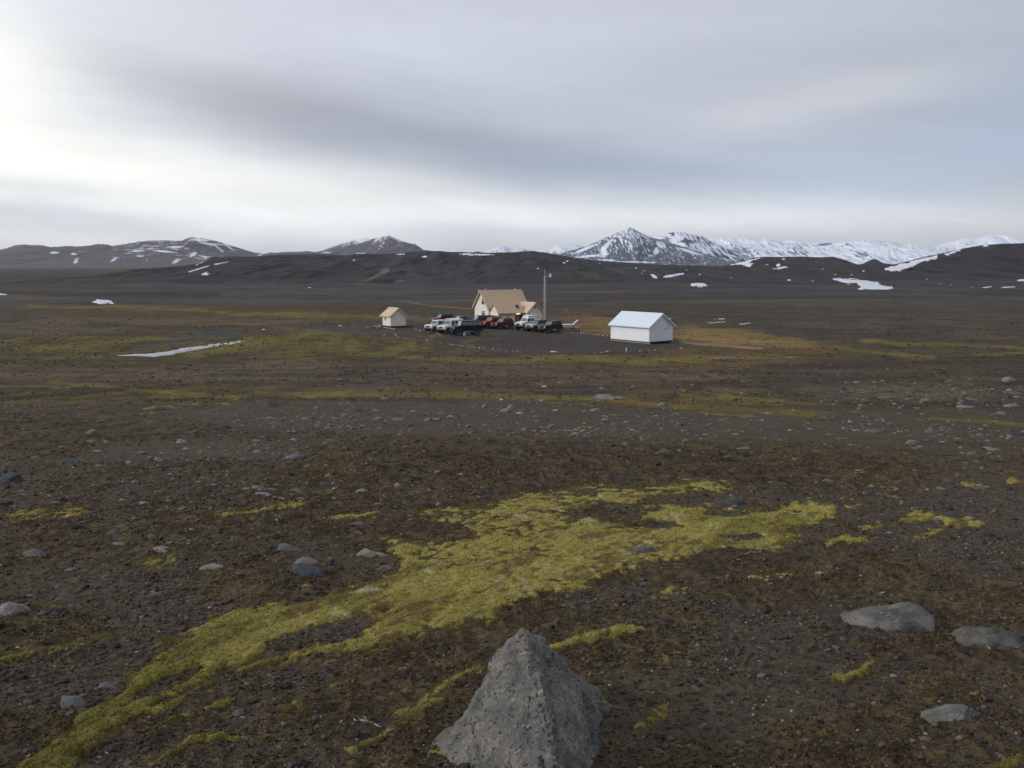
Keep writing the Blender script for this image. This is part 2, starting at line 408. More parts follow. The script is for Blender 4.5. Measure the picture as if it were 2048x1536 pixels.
MOSS_POLY = [(20, 1560), (80, 1500), (160, 1436), (225, 1392), (258, 1345), (340, 1290), (440, 1232), (560, 1200), (650, 1185), (745, 1160), (800, 1140), (775, 1092), (800, 1062), (880, 1062), (850, 1032), (960, 1018),
             (1060, 985), (1180, 975), (1300, 966), (1400, 961), (1470, 966), (1440, 985), (1330, 992), (1365, 1012), (1440, 1012), (1510, 1020), (1640, 1008), (1670, 1022), (1640, 1042), (1575, 1058), (1610, 1082), (1560, 1095),
             (1440, 1112), (1330, 1118), (1260, 1135), (1190, 1160), (1100, 1192), (1020, 1212), (985, 1240), (900, 1260), (840, 1275), (745, 1302), (640, 1285), (590, 1300), (540, 1328), (450, 1338), (400, 1378), (330, 1405), (280, 1440), (222, 1474), (165, 1515), (130, 1560)]
MOSS_STRIPS = [([(330, 1415), (400, 1372), (470, 1335), (560, 1318), (640, 1303)], 14), ([(290, 1470), (350, 1440), (400, 1425), (440, 1412)], 10), ([(300, 1536), (380, 1490), (440, 1478), (520, 1475)], 7),
               ([(100, 1310), (160, 1290), (200, 1278)], 12), ([(0, 1320), (60, 1312), (110, 1300)], 7), ([(1690, 1362), (1750, 1335), (1800, 1312), (1850, 1300)], 15), ([(1840, 1072), (1900, 1052), (1945, 1046)], 9),
               ([(1740, 1050), (1800, 1040), (1860, 1030), (1900, 1040)], 8), ([(1110, 1300), (1150, 1285), (1220, 1265), (1280, 1258)], 9), ([(1980, 1536), (2048, 1518)], 16), ([(1640, 1090), (1680, 1078), (1720, 1080)], 7),
               ([(0, 1032), (100, 1030), (160, 1020)], 5), ([(440, 1030), (520, 1022), (600, 1010)], 5), ([(660, 1040), (800, 1030), (900, 1022)], 6), ([(700, 1500), (760, 1478), (800, 1452)], 8), ([(830, 1420), (880, 1380), (930, 1345)], 22),
               ([(1850, 1400), (1900, 1395), (1960, 1390)], 9), ([(900, 1506), (920, 1490)], 14), ([(1500, 1160), (1580, 1150), (1660, 1140)], 6), ([(560, 940), (680, 930), (760, 925)], 4)]
MOSS_HOLES = [(1225, 1022, 85, 11, -0.08), (1360, 1003, 60, 9, 0), (1310, 1049, 42, 8, 0), (1440, 1028, 42, 5, 0), (1240, 1034, 40, 9, 0), (630, 1285, 90, 20, -0.35), (610, 1276, 60, 14, -.3), (1490, 1076, 30, 4, 0), (1440, 1108, 60, 6, -0.1),
              (860, 1070, 60, 16, 0), (700, 1352, 10, 3, 0), (330, 1372, 60, 12, -.5)]
FAR_MOSS = [([(600, 789), (700, 789), (800, 789), (900, 791), (1000, 793), (1100, 797), (1220, 802), (1350, 813), (1480, 818)], 9, 1.1), ([(0, 772), (60, 771), (110, 774)], 6, .9), ([(100, 765), (180, 769), (260, 779), (420, 790), (475, 797)], 9, .95),
            ([(0, 803), (120, 796), (250, 786)], 7, .8), ([(380, 708), (480, 692), (560, 681), (620, 668)], 17, .85), ([(820, 716), (950, 721), (1050, 722), (1150, 717), (1250, 723), (1400, 722)], 10, .95), ([(1060, 720), (1120, 716), (1200, 716)], 7, 1.1),
            ([(80, 700), (150, 690), (230, 682), (320, 678)], 11, .85), ([(200, 712), (260, 704), (330, 700)], 7, .7), ([(220, 612), (350, 618), (450, 626), (600, 630), (760, 634), (880, 640)], 9, .75), ([(60, 612), (200, 616), (300, 620)], 7, .6),
            ([(1380, 655), (1450, 664), (1560, 676), (1640, 690), (1760, 705), (1860, 714)], 9, .8), ([(1730, 683), (1820, 688), (1950, 692), (2060, 697)], 7, .95), ([(1950, 710), (2060, 705)], 4, .9), ([(1860, 838), (1950, 842), (2060, 850)], 7, 1.0),
            ([(1380, 800), (1500, 797), (1640, 806)], 9, .75), ([(1480, 818), (1560, 822), (1620, 832)], 5, .9), ([(640, 700), (760, 708), (850, 712)], 7, .7), ([(560, 655), (620, 662), (700, 672)], 8, .6), ([(1330, 716), (1420, 712), (1560, 708)], 6, .6), ([(500, 725), (600, 722), (700, 726)], 6, .5)]

def moss_mask(px, py, X, Y):
    m = np.zeros(px.shape)
    near = (py > 850) & (Y < 30)
    if near.any():
        x, y, wx, wy = px[near], py[near], X[near], Y[near]
        ua = 0.5 * wx + 0.87 * wy; ub = 0.87 * wx - 0.5 * wy
        warp = 20 * fbm(ua / 0.7, ub / 0.3, 4, 51) + 13 * fbm(ua / 0.16, ub / 0.07, 3, 52)
        wsc = np.clip((y - 850) / 300, 0.25, 1.0)
        sd = poly_sd(x, y + warp * wsc * 0.5, MOSS_POLY) + warp * wsc
        fine = fbm(wx / 0.045, wy / 0.06, 2, 59)
        g = 0.52 + sd / (24 * wsc) + 0.5 * fbm(ua / 0.22, ub / 0.10, 3, 64)
        for h in MOSS_HOLES: g = np.minimum(g, -1.9 * (blob(x, y, *h) + 0.5 * fbm(wx / 0.25, wy / 0.5, 3, 53)))
        for pts, th in MOSS_STRIPS:
            g = np.maximum(g, 1.3 * (stroke(x, y + warp * 0.6, pts, th * 1.1) + 1.0 * fbm(ua / 0.35, ub / 0.16, 3, 54) - 0.06))
        # small cushions elsewhere
        sm = fbm(ua / 1.5, ub / 0.7, 3, 55) + 0.6 * fbm(ua / 0.26, ub / 0.13, 3, 56)
        g = np.maximum(g, (sm - 0.60) * 2.2)
        gap = fbm(ua / 0.5, ub / 0.14, 4, 60)
        g = g + 0.5 * fine - 0.9 * (gap - 0.33).clip(0)
        m[near] = sstep(-0.45, 1.35, g)
    far = ~near
    if far.any():
        x, y, wx, wy = px[far], py[far], X[far], Y[far]
        n = 0.55 * fbm(wx / 3.2, wy / 9.0, 4, 57) + 0.35 * fbm(wx / 0.7, wy / 2.0, 2, 58)
        y = y + 3.0 * fbm(wx / 7.0, wy / 14.0, 3, 62) + 1.2 * fbm(wx / 1.6, wy / 4.0, 2, 63)
        g = np.full(x.shape, -1.0)
        for pts, th, s in FAR_MOSS: g = np.maximum(g, s * stroke(x, y, pts, th) * 1.25 + n - 0.32)
        g = np.maximum(g, 0.75 * blob(x, y, 640, 688, 330, 34) + 1.5 * n - 0.28)
        g = np.maximum(g, 0.5 * blob(x, y, 160, 700, 260, 30) + 1.3 * n - 0.22)
        g = np.maximum(g, 0.5 * blob(x, y, 250, 790, 520, 34) + 1.4 * n - 0.35)
        g = np.maximum(g, 0.5 * blob(x, y, 1550, 800, 520, 40) + 1.4 * n - 0.38)
        m[far] = sstep(-0.18, 0.75, g + 0.22 * fbm(wx / 0.35, wy / 1.0, 2, 61)) * (1 - sstep(260, 420, wy))
    return m

def mixc(c, col, m):
    return c + (np.asarray(col) - c) * m[:, None]

def ground_color(X, Y, Z):
    px, py = project(X, Y, Z)
    px = np.clip(px, -900, 3000); py = np.clip(py, 300, 2400)
    n = X.shape[0]
    n05 = fbm(X / 0.05, Y / 0.05, 2, 70); n2 = fbm(X / 0.2, Y / 0.2, 3, 71); n8 = fbm(X / 0.9, Y / 1.2, 4, 72); n40 = fbm(X / 5.0, Y / 9.0, 4, 73); n200 = fbm(X / 26, Y / 60, 4, 74); n1k = fbm(X / 160, Y / 420, 4, 75)
    grav = srgb(73, 64, 52, 1.14); brown = srgb(69, 58, 45, 1.12); olive = srgb(73, 65, 45, 1.12)
    c = np.tile(grav, (n, 1))
    nearw = 1 - sstep(28, 46, Y)
    # near slope: gravel against brown dead moss
    bias = 0.10 * np.ones(n)
    for b, s in (((1150, 935, 700, 70, 0.02), .7), ((700, 1030, 500, 90, 0), .55), ((150, 850, 520, 60, 0), .5), ((1500, 1150, 420, 70, 0), .45), ((850, 1400, 260, 120, 0), .35), ((1850, 1300, 280, 130, 0), .35), ((120, 1450, 260, 120, 0), .3),
                 ((600, 1170, 260, 60, 0), .4), ((120, 1080, 260, 90, 0), .25)):
        bias = np.maximum(bias, s * (0.35 + blob(px, py, *b).clip(-0.35, 1)))
    for b, s in (((430, 900, 340, 26, 0.02), .7), ((1150, 850, 900, 38, 0.02), .75), ((1950, 1030, 230, 110, 0), .6), ((1430, 1400, 330, 130, 0), .4), ((100, 1390, 190, 60, 0), .6), ((300, 1225, 260, 45, 0), .35), ((1300, 1190, 200, 30, 0), .5), ((1450, 995, 200, 25, 0), .4), ((700, 830, 600, 30, 0), .7)):
        bias = bias - s * blob(px, py, *b).clip(0, 1)
    bm = sstep(-0.12, 0.22, bias - 0.12 + 0.45 * n8 + 0.28 * n2 + 0.12 * n05)
    bcol = brown[None, :] + (olive - brown)[None, :] * sstep(-0.3, 0.45, n8 * 0.7 + n2 * 0.8)[:, None]
    red = srgb(62, 43, 35, 0.95)
    bcol = bcol + (red - bcol) * (0.4 * sstep(0.15, 0.5, fbm(X / 0.6, Y / 0.8, 3, 77)))[:, None]
    cl = fbm(X / 0.13, Y / 0.16, 3, 78) * (1 - sstep(10, 20, Y)) + fbm(X / 0.32, Y / 0.5, 3, 79) * sstep(8, 18, Y)
    bcol = mixc(bcol, srgb(94, 80, 54, 1.0), 0.5 * sstep(0.14, 0.42, cl)); bcol = mixc(bcol, srgb(46, 36, 28, 0.9), 0.45 * sstep(0.10, 0.42, -cl))
    c = c + (bcol - c) * (bm * nearw * 0.92)[:, None]
    # middle distance
    far = 1 - nearw
    WARM = np.array([1.06, 1.0, 0.86])
    fc = np.tile(srgb(71, 61, 47, 1.02), (n, 1))
    fc = mixc(fc, srgb(78, 66, 42, 1.0), 0.7 * sstep(0.0, 0.4, n40)); fc = mixc(fc, srgb(66, 60, 53, 1.0), 0.8 * sstep(0.05, 0.4, -n40 + 0.5 * n8))
    def z(col, k, m, lo=0.0, hi=0.35, nz=None):
        nonlocal fc
        nn = (0.30 * n200 + 0.28 * n40 + 0.12 * n8) if nz is None else nz
        fc = fc + (srgb(*col, k) * WARM - fc) * sstep(lo, hi, m + nn)[:, None]
    stk = fbm(X / 7.0, Y / 3.2, 4, 87) * (1 - sstep(180, 320, Y)) + fbm(X / 45, Y / 26, 4, 88) * sstep(150, 300, Y)
    clp = fbm(X / 0.9, Y / 2.0, 2, 89)
    z((84, 73, 64), 1.02, 0.6 * blob(px, py, 560, 748, 620, 34))                       # grey brown heath
    z((86, 70, 58), 1.02, 0.7 * blob(px, py, 1120, 745, 420, 34))
    z((64, 55, 42), 1.02, 0.6 * blob(px, py, 1620, 730, 420, 17), 0.0, 0.55)
    z((66, 58, 33), 1.02, 0.9 * blob(px, py, 140, 700, 460, 40))
    z((68, 59, 34), 1.02, 1.0 * blob(px, py, 660, 692, 380, 38))
    z((92, 78, 63), 1.02, 0.75 * blob(px, py, 420, 640, 320, 13))
    z((82, 74, 64), 1.02, 0.7 * blob(px, py, 60, 660, 200, 14))
    z((72, 60, 36), 1.02, 0.95 * blob(px, py, 500, 624, 480, 18))
    z((84, 79, 70), 1.02, 0.7 * blob(px, py, 1820, 785, 330, 26), 0.05, 0.45)
    z((88, 72, 46), 1.02, 0.8 * blob(px, py, 1300, 722, 330, 24))
    z((69, 65, 57), 1.02, 1.1 * blob(px, py, 1760, 645, 520, 50))
    z((82, 66, 46), 1.02, 0.8 * blob(px, py, 1330, 806, 260, 18))
    z((66, 58, 40), 1.02, 0.8 * blob(px, py, 250, 790, 420, 30))
    z((118, 98, 62), 1.25, 1.0 * blob(px, py, 1490, 680, 200, 23, 0.07), -0.05, 0.5)
    z((104, 86, 56), 1.15, 1.0 * blob(px, py, 1190, 650, 110, 17, 0.05), -0.05, 0.4)
    z((88, 72, 44), 1.02, 1.1 * blob(px, py, 1500, 704, 300, 15, 0.03), 0, .5)
    z((98, 76, 56), 1.02, 0.9 * blob(px, py, 800, 672, 70, 8), 0, .4)
    # grit yard in front of the house and the road that leaves it
    yard = poly_sd(px, py, [(470, 668), (560, 659), (640, 650), (850, 646), (880, 630), (1120, 640), (1150, 662), (1225, 678), (1400, 684), (1420, 694), (1300, 702), (1180, 707), (1050, 709), (950, 700), (880, 690), (800, 679), (700, 668), (600, 668)])
    ym = sstep(-2.5, 2.5, yard + 3.0 * n40 + 1.5 * n8)
    fc = fc + (srgb(69, 63, 57, 1.0) - fc) * ym[:, None]
    z((64, 62, 64), 1.02, 1.3 * blob(px, py, 370, 684, 150, 20, -0.12), 0.05, 0.4)
    z((122, 105, 84), 1.25, 1.4 * stroke(px, py, [(1365, 684), (1420, 690), (1520, 697)], 3.0), 0.2, 0.6)
    z((110, 92, 76), 1.25, 1.3 * stroke(px, py, [(1300, 719), (1420, 717), (1600, 714)], 2.5), 0.3, 0.7)
    z((100, 86, 68), 1.25, 1.3 * stroke(px, py, [(740, 590), (860, 612), (940, 618)], 2.5), 0.3, 0.7)
    # the plain beyond
    lav = sstep(616, 596, py + 6 * n200 + 4 * n1k)
    lc = srgb(62, 59, 57, 1.0)[None, :] * (1 + 0.25 * n1k + 0.22 * n200)[:, None]
    fc = fc + (lc - fc) * (lav * sstep(190, 240, Y))[:, None]
    z((44, 42, 43), 1.02, 1.1 * stroke(px, py, [(-200, 584), (60, 586), (200, 590), (330, 588), (420, 590)], 7) - 0.1, 0.1, 0.5, 0.5 * n200 + 0.5 * n40)
    z((52, 51, 52), 1.02, 0.9 * blob(px, py, 200, 552, 500, 14) - 0.1, 0.1, 0.5)
    z((54, 52, 50), 1.02, 0.9 * stroke(px, py, [(1150, 598), (1500, 596), (2048, 592)], 5) - 0.1, 0.1, 0.5)
    veg = 1 - ym * 0.8
    fc = mixc(fc, srgb(52, 45, 33, 0.95), 0.55 * veg * sstep(0.10, 0.42, stk)); fc = mixc(fc, srgb(98, 82, 56, 1.05), 0.45 * veg * sstep(0.12, 0.45, -stk))
    fc = mixc(fc, srgb(44, 38, 30, 0.9), 0.6 * veg * sstep(0.30, 0.55, clp) * (1 - sstep(120, 220, Y)))
    c = c + (fc - c) * far[:, None]
    # grain
    g = 1 + nearw * (0.42 * n05 + 0.26 * n2 + 0.14 * n8) + far * (0.10 * n8 + 0.14 * n40 + 0.12 * n200 + 0.30 * n2 * (1 - sstep(150, 300, Y)))
    g = g + far * 0.16 * sstep(900, 250, Y) * (_hash(np.arange(n), np.arange(n) * 0 + 3, 5)) + nearw * 0.10 * _hash(np.arange(n), np.arange(n) * 0 + 7, 9)
    c = c * g[:, None].clip(0.35, 1.9)
    return c.clip(0.006, 0.9), bm * nearw, px, py

def moss_color(X, Y, PY):
    a = srgb(125, 116, 62, 1.72); b = srgb(107, 102, 50, 1.66); d = srgb(92, 74, 46, 1.3); fa = srgb(94, 84, 38, 1.3)
    ua = 0.5 * X + 0.87 * Y; ub = 0.87 * X - 0.5 * Y
    n1 = fbm(ua / 0.7, ub / 0.22, 3, 81); n2 = fbm(ua / 0.14, ub / 0.06, 3, 82); n3 = fbm(X / 2.2, Y / 3.0, 3, 83)
    c = np.tile(a, (len(X), 1))
    c = mixc(c, b, sstep(-0.15, 0.45, n3 + 0.6 * n1)); c = mixc(c, d, 0.8 * sstep(0.0, 0.45, n1 * 0.7 + 0.8 * n2))
    far = sstep(18, 32, Y)
    fcol = fa[None, :] * (1 + 0.3 * fbm(X / 2.5, Y / 7, 3, 84) + 0.2 * fbm(X / .4, Y / 1.2, 2, 88))[:, None]
    c = c + (fcol - c) * far[:, None]
    pale = srgb(176, 170, 146, 1.15)
    c = mixc(c, pale, 0.55 * (1 - far) * sstep(0.50, 0.66, fbm(X / 0.10, Y / 0.16, 3, 85) + 0.3 * fbm(X / 0.9, Y / 1.2, 2, 86)))
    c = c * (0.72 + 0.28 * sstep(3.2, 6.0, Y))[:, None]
    return (c * (1 + 0.20 * n2 + 0.16 * n1)[:, None]).clip(0.01, 0.8)

# ground grid: fine where the photograph looks closely, coarse outside
rows = [1.9]
while rows[-1] < 9500:
    y = rows[-1]; d = max(CAMZ - float(H_smooth(np.array([0.0]), np.array([y]))[0]), 1.0)
    step = min(0.00066 * (y * y + d * d) / d, 0.011 * y if y > 60 else 0.0055 * y if y > 26 else 1e9)
    rows.append(y + step)
rows = np.array([-4000, -1000, -300, -90, -30, -12, -5, -2, -0.4, 0.6, 1.3] + rows + [12000, 15500])
NC = 1700
cols = np.linspace(-0.66, 0.66, NC)
offs = np.array([2.0, 8, 30, 120, 500, 1800, 3500, 5000])
W = np.maximum(rows, 1.5) + 3.4
inner = W[:, None] * cols[None, :]
left = -(0.66 * W)[:, None] - offs[::-1][None, :]; right = (0.66 * W)[:, None] + offs[None, :]
GX = np.concatenate([left, inner, right], axis=1); GY = np.repeat(rows[:, None], GX.shape[1], axis=1)
# break the regular lattice a little
jit = rng.uniform(-0.3, 0.3, GX.shape); jit[:, :9] = 0; jit[:, -9:] = 0
GX = GX + jit * (W * (1.32 / NC))[:, None]
nr, nc = GX.shape
gx, gy = GX.ravel(), GY.ravel()
gz0 = H(gx, gy)
gcol, gbrown, gpx, gpy = ground_color(gx, gy, gz0)
gmoss = moss_mask(gpx, gpy, gx, gy)
gz = gz0 + H_micro(gx, gy) + gbrown * ((1 - sstep(7, 14, gy)) * 0.018 * (0.3 + ridged(gx / 0.11, gy / 0.10, 2, 29)) + sstep(6, 12, gy) * (1 - sstep(26, 34, gy)) * 0.045 * (0.2 + ridged(gx / 0.28, gy / 0.30, 3, 31)))
gmoss[gy < 1.0] = 0
print('ground', nr, nc)
idx = np.arange(nr * nc).reshape(nr, nc)
quads = np.stack([idx[:-1, :-1], idx[:-1, 1:], idx[1:, 1:], idx[1:, :-1]], axis=-1).reshape(-1, 4)
# under moss the soil is dark humus
_nearm = 1 - sstep(28, 31, gy)
gcol_s = mixc(gcol, srgb(66, 56, 32, 1.4), gmoss * 0.9 * _nearm)
gcol_s = mixc(gcol_s, moss_color(gx, gy, gpy), 0.85 * gmoss * (1 - _nearm))
gmoss = gmoss * _nearm
me = np_mesh('ground', np.stack([gx, gy, gz], 1), quads, gcol_s)
me.materials.append(M_GROUND)
struct(link(bpy.data.objects.new('ground', me)), 'stony brown gravel plain with moss and heath reaching to the mountains')

# ------------------------------------------------------------------ moss mat
qm = gmoss[quads]
sel = (qm.max(axis=1) > 0.30)
qs = quads[sel]
used = np.unique(qs); remap = np.zeros(nr * nc, np.int64); remap[used] = np.arange(len(used))
mx_, my_, mm = gx[used], gy[used], gmoss[used]
nf = 0 * my_; ua_ = 0.5 * mx_ + 0.87 * my_; ub_ = 0.87 * mx_ - 0.5 * my_
cush = 0.5 + 0.7 * fbm(ua_ / 0.55, ub_ / 0.2, 3, 91) + 0.4 * fbm(ua_ / 0.13, ub_ / 0.06, 2, 92)
thick = (0.042 * cush * (1 - nf) + 0.05 * nf)
mz = gz0[used] + H_micro(mx_, my_) * 0.6 + (mm - 0.40) * (0.012 + thick)
mcol = moss_color(mx_, my_, gpy[used]); _e = mm + 0.35 * fbm(mx_ / 0.07, my_ / 0.08, 2, 93); mcol = mixc(mcol, srgb(78, 62, 38, 1.1), 0.85 * sstep(0.85, 0.35, _e))
mverts = np.stack([mx_, my_, mz], 1)
mfaces = remap[qs]
# fibres standing out of the near mat
cand = np.where((mm + 0.25 * fbm(mx_ / 0.1, my_ / 0.1, 2, 94) > 0.45) & (my_ < 18))[0]
nt_ = 190000
pick = rng.choice(cand, nt_)
bx = mx_[pick] + rng.normal(0, 0.006, nt_); by = my_[pick] + rng.normal(0, 0.008, nt_); bz = mz[pick] - 0.004
dist = by
hgt = (0.0045 + 0.0008 * dist) * rng.uniform(0.4, 1.4, nt_); wid = hgt * rng.uniform(0.25, 0.5, nt_)
an = rng.uniform(0, 2 * np.pi, nt_); lean = rng.normal(0, 0.7, (nt_, 2)) * hgt[:, None] + np.array([0.35, -0.15]) * hgt[:, None]
v0 = np.stack([bx - np.cos(an) * wid, by - np.sin(an) * wid, bz], 1); v1 = np.stack([bx + np.cos(an) * wid, by + np.sin(an) * wid, bz], 1)
v2 = np.stack([bx + lean[:, 0] + 0.2 * np.cos(an) * wid, by + lean[:, 1], bz + hgt], 1); v3 = np.stack([bx + lean[:, 0] - 0.2 * np.cos(an) * wid, by + lean[:, 1] + 0.001, bz + hgt * 0.96], 1)
bv = np.stack([v0, v1, v2, v3], 1).reshape(-1, 3)
bf = np.arange(nt_ * 4).reshape(-1, 4) + len(mverts)
bc = np.repeat(mcol[pick] * np.exp(rng.normal(0.0, 0.13, (nt_, 1))), 4, axis=0)
me = np_mesh('moss', np.concatenate([mverts, bv]), np.concatenate([mfaces, bf]), np.concatenate([mcol, bc]).clip(0, 1))
me.materials.append(M_MOSS)
o = link(bpy.data.objects.new('moss', me)); o['kind'] = 'stuff'; o['label'] = 'yellow green moss mats spreading over the gravel slope and plain'

# ------------------------------------------------------------------ grit, plant bits and small stones lying on the near slope
def ico(sub):
    bm = bmesh.new(); bmesh.ops.create_icosphere(bm, subdivisions=sub, radius=1)
    v = np.array([x.co[:] for x in bm.verts]); f = np.array([[x.index for x in q.verts] for q in bm.faces]); bm.free()
    return v, f

IV, IF = ico(1)
IV2, IF2 = ico(2)

def scatter_stones(name, ids, size, colors, base=(IV, IF), sink=0.3, kind_label=None, flat=(0.45, 0.8)):
    n = len(ids); V0, F0 = base; k = len(V0)
    r = np.random.default_rng(len(ids))
    x = gx[ids] + r.normal(0, 0.25, n) * size; y = gy[ids] + r.normal(0, 0.25, n) * size
    z = gz[ids]
    shp = np.stack([r.uniform(0.7, 1.25, n), r.uniform(0.6, 1.0, n), r.uniform(*flat, n)], 1) * size[:, None]
    V = V0[None] * (1 + r.uniform(-0.22, 0.22, (n, k)))[:, :, None]
    V = V * shp[:, None, :]
    a = r.uniform(0, 2 * np.pi, n); ca, sa = np.cos(a)[:, None], np.sin(a)[:, None]
    t = r.normal(0, 0.25, n)[:, None]
    vx = V[:, :, 0] * ca - V[:, :, 1] * sa; vy = V[:, :, 0] * sa + V[:, :, 1] * ca; vz = V[:, :, 2] + t * vx
    P = np.stack([vx + x[:, None], vy + y[:, None], vz + (z + shp[:, 2] * (1 - 2 * sink) * 0.6)[:, None]], -1).reshape(-1, 3)
    Fc = (F0[None] + (np.arange(n) * k)[:, None, None]).reshape(-1, F0.shape[1])
    me = np_mesh(name, P, Fc, np.repeat(colors, k, axis=0).clip(0, 1), smooth=False)
    me.materials.append(M_PEB)
    o = link(bpy.data.objects.new(name, me)); o['kind'] = 'stuff'
    if kind_label: o['label'] = kind_label
    return o

inner_ok = (np.abs(gx) < 0.66 * (gy + 2.6) - 0.05) & (gy > 1.9)
nearv = np.where(inner_ok & (gy < 13) & (gmoss < 0.25))[0]
p = (1.0 - 0.72 * gbrown[nearv]) * (0.5 + sstep(-0.3, 0.4, fbm(gx[nearv] / 0.5, gy[nearv] / 0.6, 3, 95))); p /= p.sum()
ids = rng.choice(nearv, 90000, p=p)
sz = (0.0036 + 0.0005 * gy[ids]) * np.exp(rng.normal(0, 0.55, len(ids)))
tone = np.exp(rng.normal(0, 0.45, len(ids)))
gc = np.where(rng.random((len(ids), 1)) < 0.5, srgb(78, 72, 66, 0.98), np.where(rng.random((len(ids), 1)) < 0.6, srgb(86, 72, 58, 0.98), srgb(76, 76, 77, 0.98)))
gc = np.where(rng.random((len(ids), 1)) < 0.012, srgb(130, 124, 112, 1.0), gc) * tone[:, None]
scatter_stones('gravel', ids, sz, gc, kind_label='fine dark gravel lying loose on the near slope')

# stones of the stony ground further out, too many to count
farv = np.where(inner_ok & (gy > 7) & (gy < 125) & (gmoss < 0.4))[0]
stony = 0.12 + 0.9 * (blob(gpx[farv], gpy[farv], 1150, 850, 1100, 40, 0.02).clip(0, 1)) + 0.8 * blob(gpx[farv], gpy[farv], 480, 900, 420, 45).clip(0, 1) + 0.8 * blob(gpx[farv], gpy[farv], 1850, 790, 420, 34).clip(0, 1) + 0.4 * blob(gpx[farv], gpy[farv], 1150, 760, 420, 26).clip(0, 1) + 0.3 * blob(gpx[farv], gpy[farv], 400, 1000, 500, 100).clip(0, 1)
stony = stony * (0.3 + sstep(-0.2, 0.5, fbm(gx[farv] / 2.0, gy[farv] / 3.0, 3, 96))) * (gpy[farv] > 715)
ids = rng.choice(farv, 4900, p=stony / stony.sum())
sz = gy[ids] / 1774 * np.exp(rng.normal(1.05, 0.5, len(ids)))
sz = np.minimum(sz, 0.16)
tone = np.exp(rng.normal(0, 0.28, len(ids)))
gc = np.where(rng.random((len(ids), 1)) < 0.6, srgb(112, 108, 104, 0.93), np.where(rng.random((len(ids), 1)) < 0.5, srgb(116, 104, 90, 0.93), srgb(86, 87, 88, 0.93))) * tone[:, None]
scatter_stones('scattered_stones', ids, sz, gc, base=(IV2, IF2), sink=0.42, kind_label='small grey stones strewn over the gravel slope and the stony flat', flat=(0.3, 0.6))

# dead plant bits: little curled leaves, twigs and pale lichen flakes
bits = np.where(inner_ok & (gy < 15) & (gmoss < 0.6))[0]
p = 0.10 + gbrown[bits] * (0.5 + sstep(-0.3, 0.3, fbm(gx[bits] / 0.25, gy[bits] / 0.3, 3, 97))); p /= p.sum()
nb = 190000
ids = rng.choice(bits, nb, p=p)
s = (0.0045 + 0.00055 * gy[ids]) * np.exp(rng.normal(0, 0.4, nb))
cx_, cy_, cz_ = gx[ids] + rng.normal(0, 0.006, nb), gy[ids] + rng.normal(0, 0.008, nb), gz[ids] + s * rng.uniform(0.05, 0.5, nb)
d1 = rng.normal(0, 1, (nb, 3)); d1[:, 2] *= 0.7; d1 /= np.linalg.norm(d1, axis=1)[:, None]
d2 = rng.normal(0, 1, (nb, 3)); d2 -= (d2 * d1).sum(1)[:, None] * d1; d2 /= np.linalg.norm(d2, axis=1)[:, None]
asp = rng.uniform(0.15, 0.6, nb)[:, None]
ctr = np.stack([cx_, cy_, cz_], 1); S = s[:, None]
q = np.stack([ctr - d1 * S, ctr + d2 * S * asp, ctr + d1 * S, ctr - d2 * S * asp + np.array([0, 0, 1]) * S * 0.25], 1).reshape(-1, 3)
pal = np.array([srgb(76, 60, 42, 1.1), srgb(70, 56, 44, 1.15), srgb(84, 75, 45, 1.1), srgb(60, 50, 40, 1.0), srgb(102, 84, 58, 1.1), srgb(176, 168, 150, 0.9)])
bcol = pal[rng.choice(6, nb, p=[0.30, 0.22, 0.27, 0.12, 0.082, 0.008])] * np.exp(rng.normal(0, 0.22, (nb, 1)))
me = np_mesh('dry_vegetation', q, np.arange(nb * 4).reshape(-1, 4), np.repeat(bcol, 4, axis=0).clip(0, 1), smooth=False)
me.materials.append(M_BIT)
o = link(bpy.data.objects.new('dry_vegetation', me)); o['kind'] = 'stuff'; o['label'] = 'brown crumbly dead moss and heath bits on the near slope'

tv = np.where(inner_ok & (gy > 13) & (gy < 210) & (pad_mask(gx, gy) < 0.35) & (gmoss < 0.3))[0]
tw = np.where(gy[tv] < 40, gbrown[tv], 0.6) * (0.15 + sstep(-0.1, 0.4, fbm(gx[tv] / 3.0, gy[tv] / 5.0, 3, 98)))
tw = tw * np.where(gy[tv] < 30, 0.5, 1.0)
ids = rng.choice(tv, 15000, p=tw / tw.sum())
sz = gy[ids] / 1774 * np.exp(rng.normal(0.75, 0.4, len(ids)))
sz = np.minimum(sz, 0.30)
tc_ = np.array([srgb(56, 47, 34, 1.05), srgb(74, 64, 40, 1.05), srgb(90, 80, 46, 1.05), srgb(46, 39, 30, 1.0)])[rng.choice(4, len(ids), p=[0.4, 0.27, 0.13, 0.2])] * np.exp(rng.normal(0, 0.15, (len(ids), 1)))
o = scatter_stones('heath_vegetation', ids, sz, tc_, sink=0.5, kind_label='low brown heath tussocks dotted over the slope and the plain', flat=(0.22, 0.5))
o.data.materials.clear(); o.data.materials.append(M_BIT)

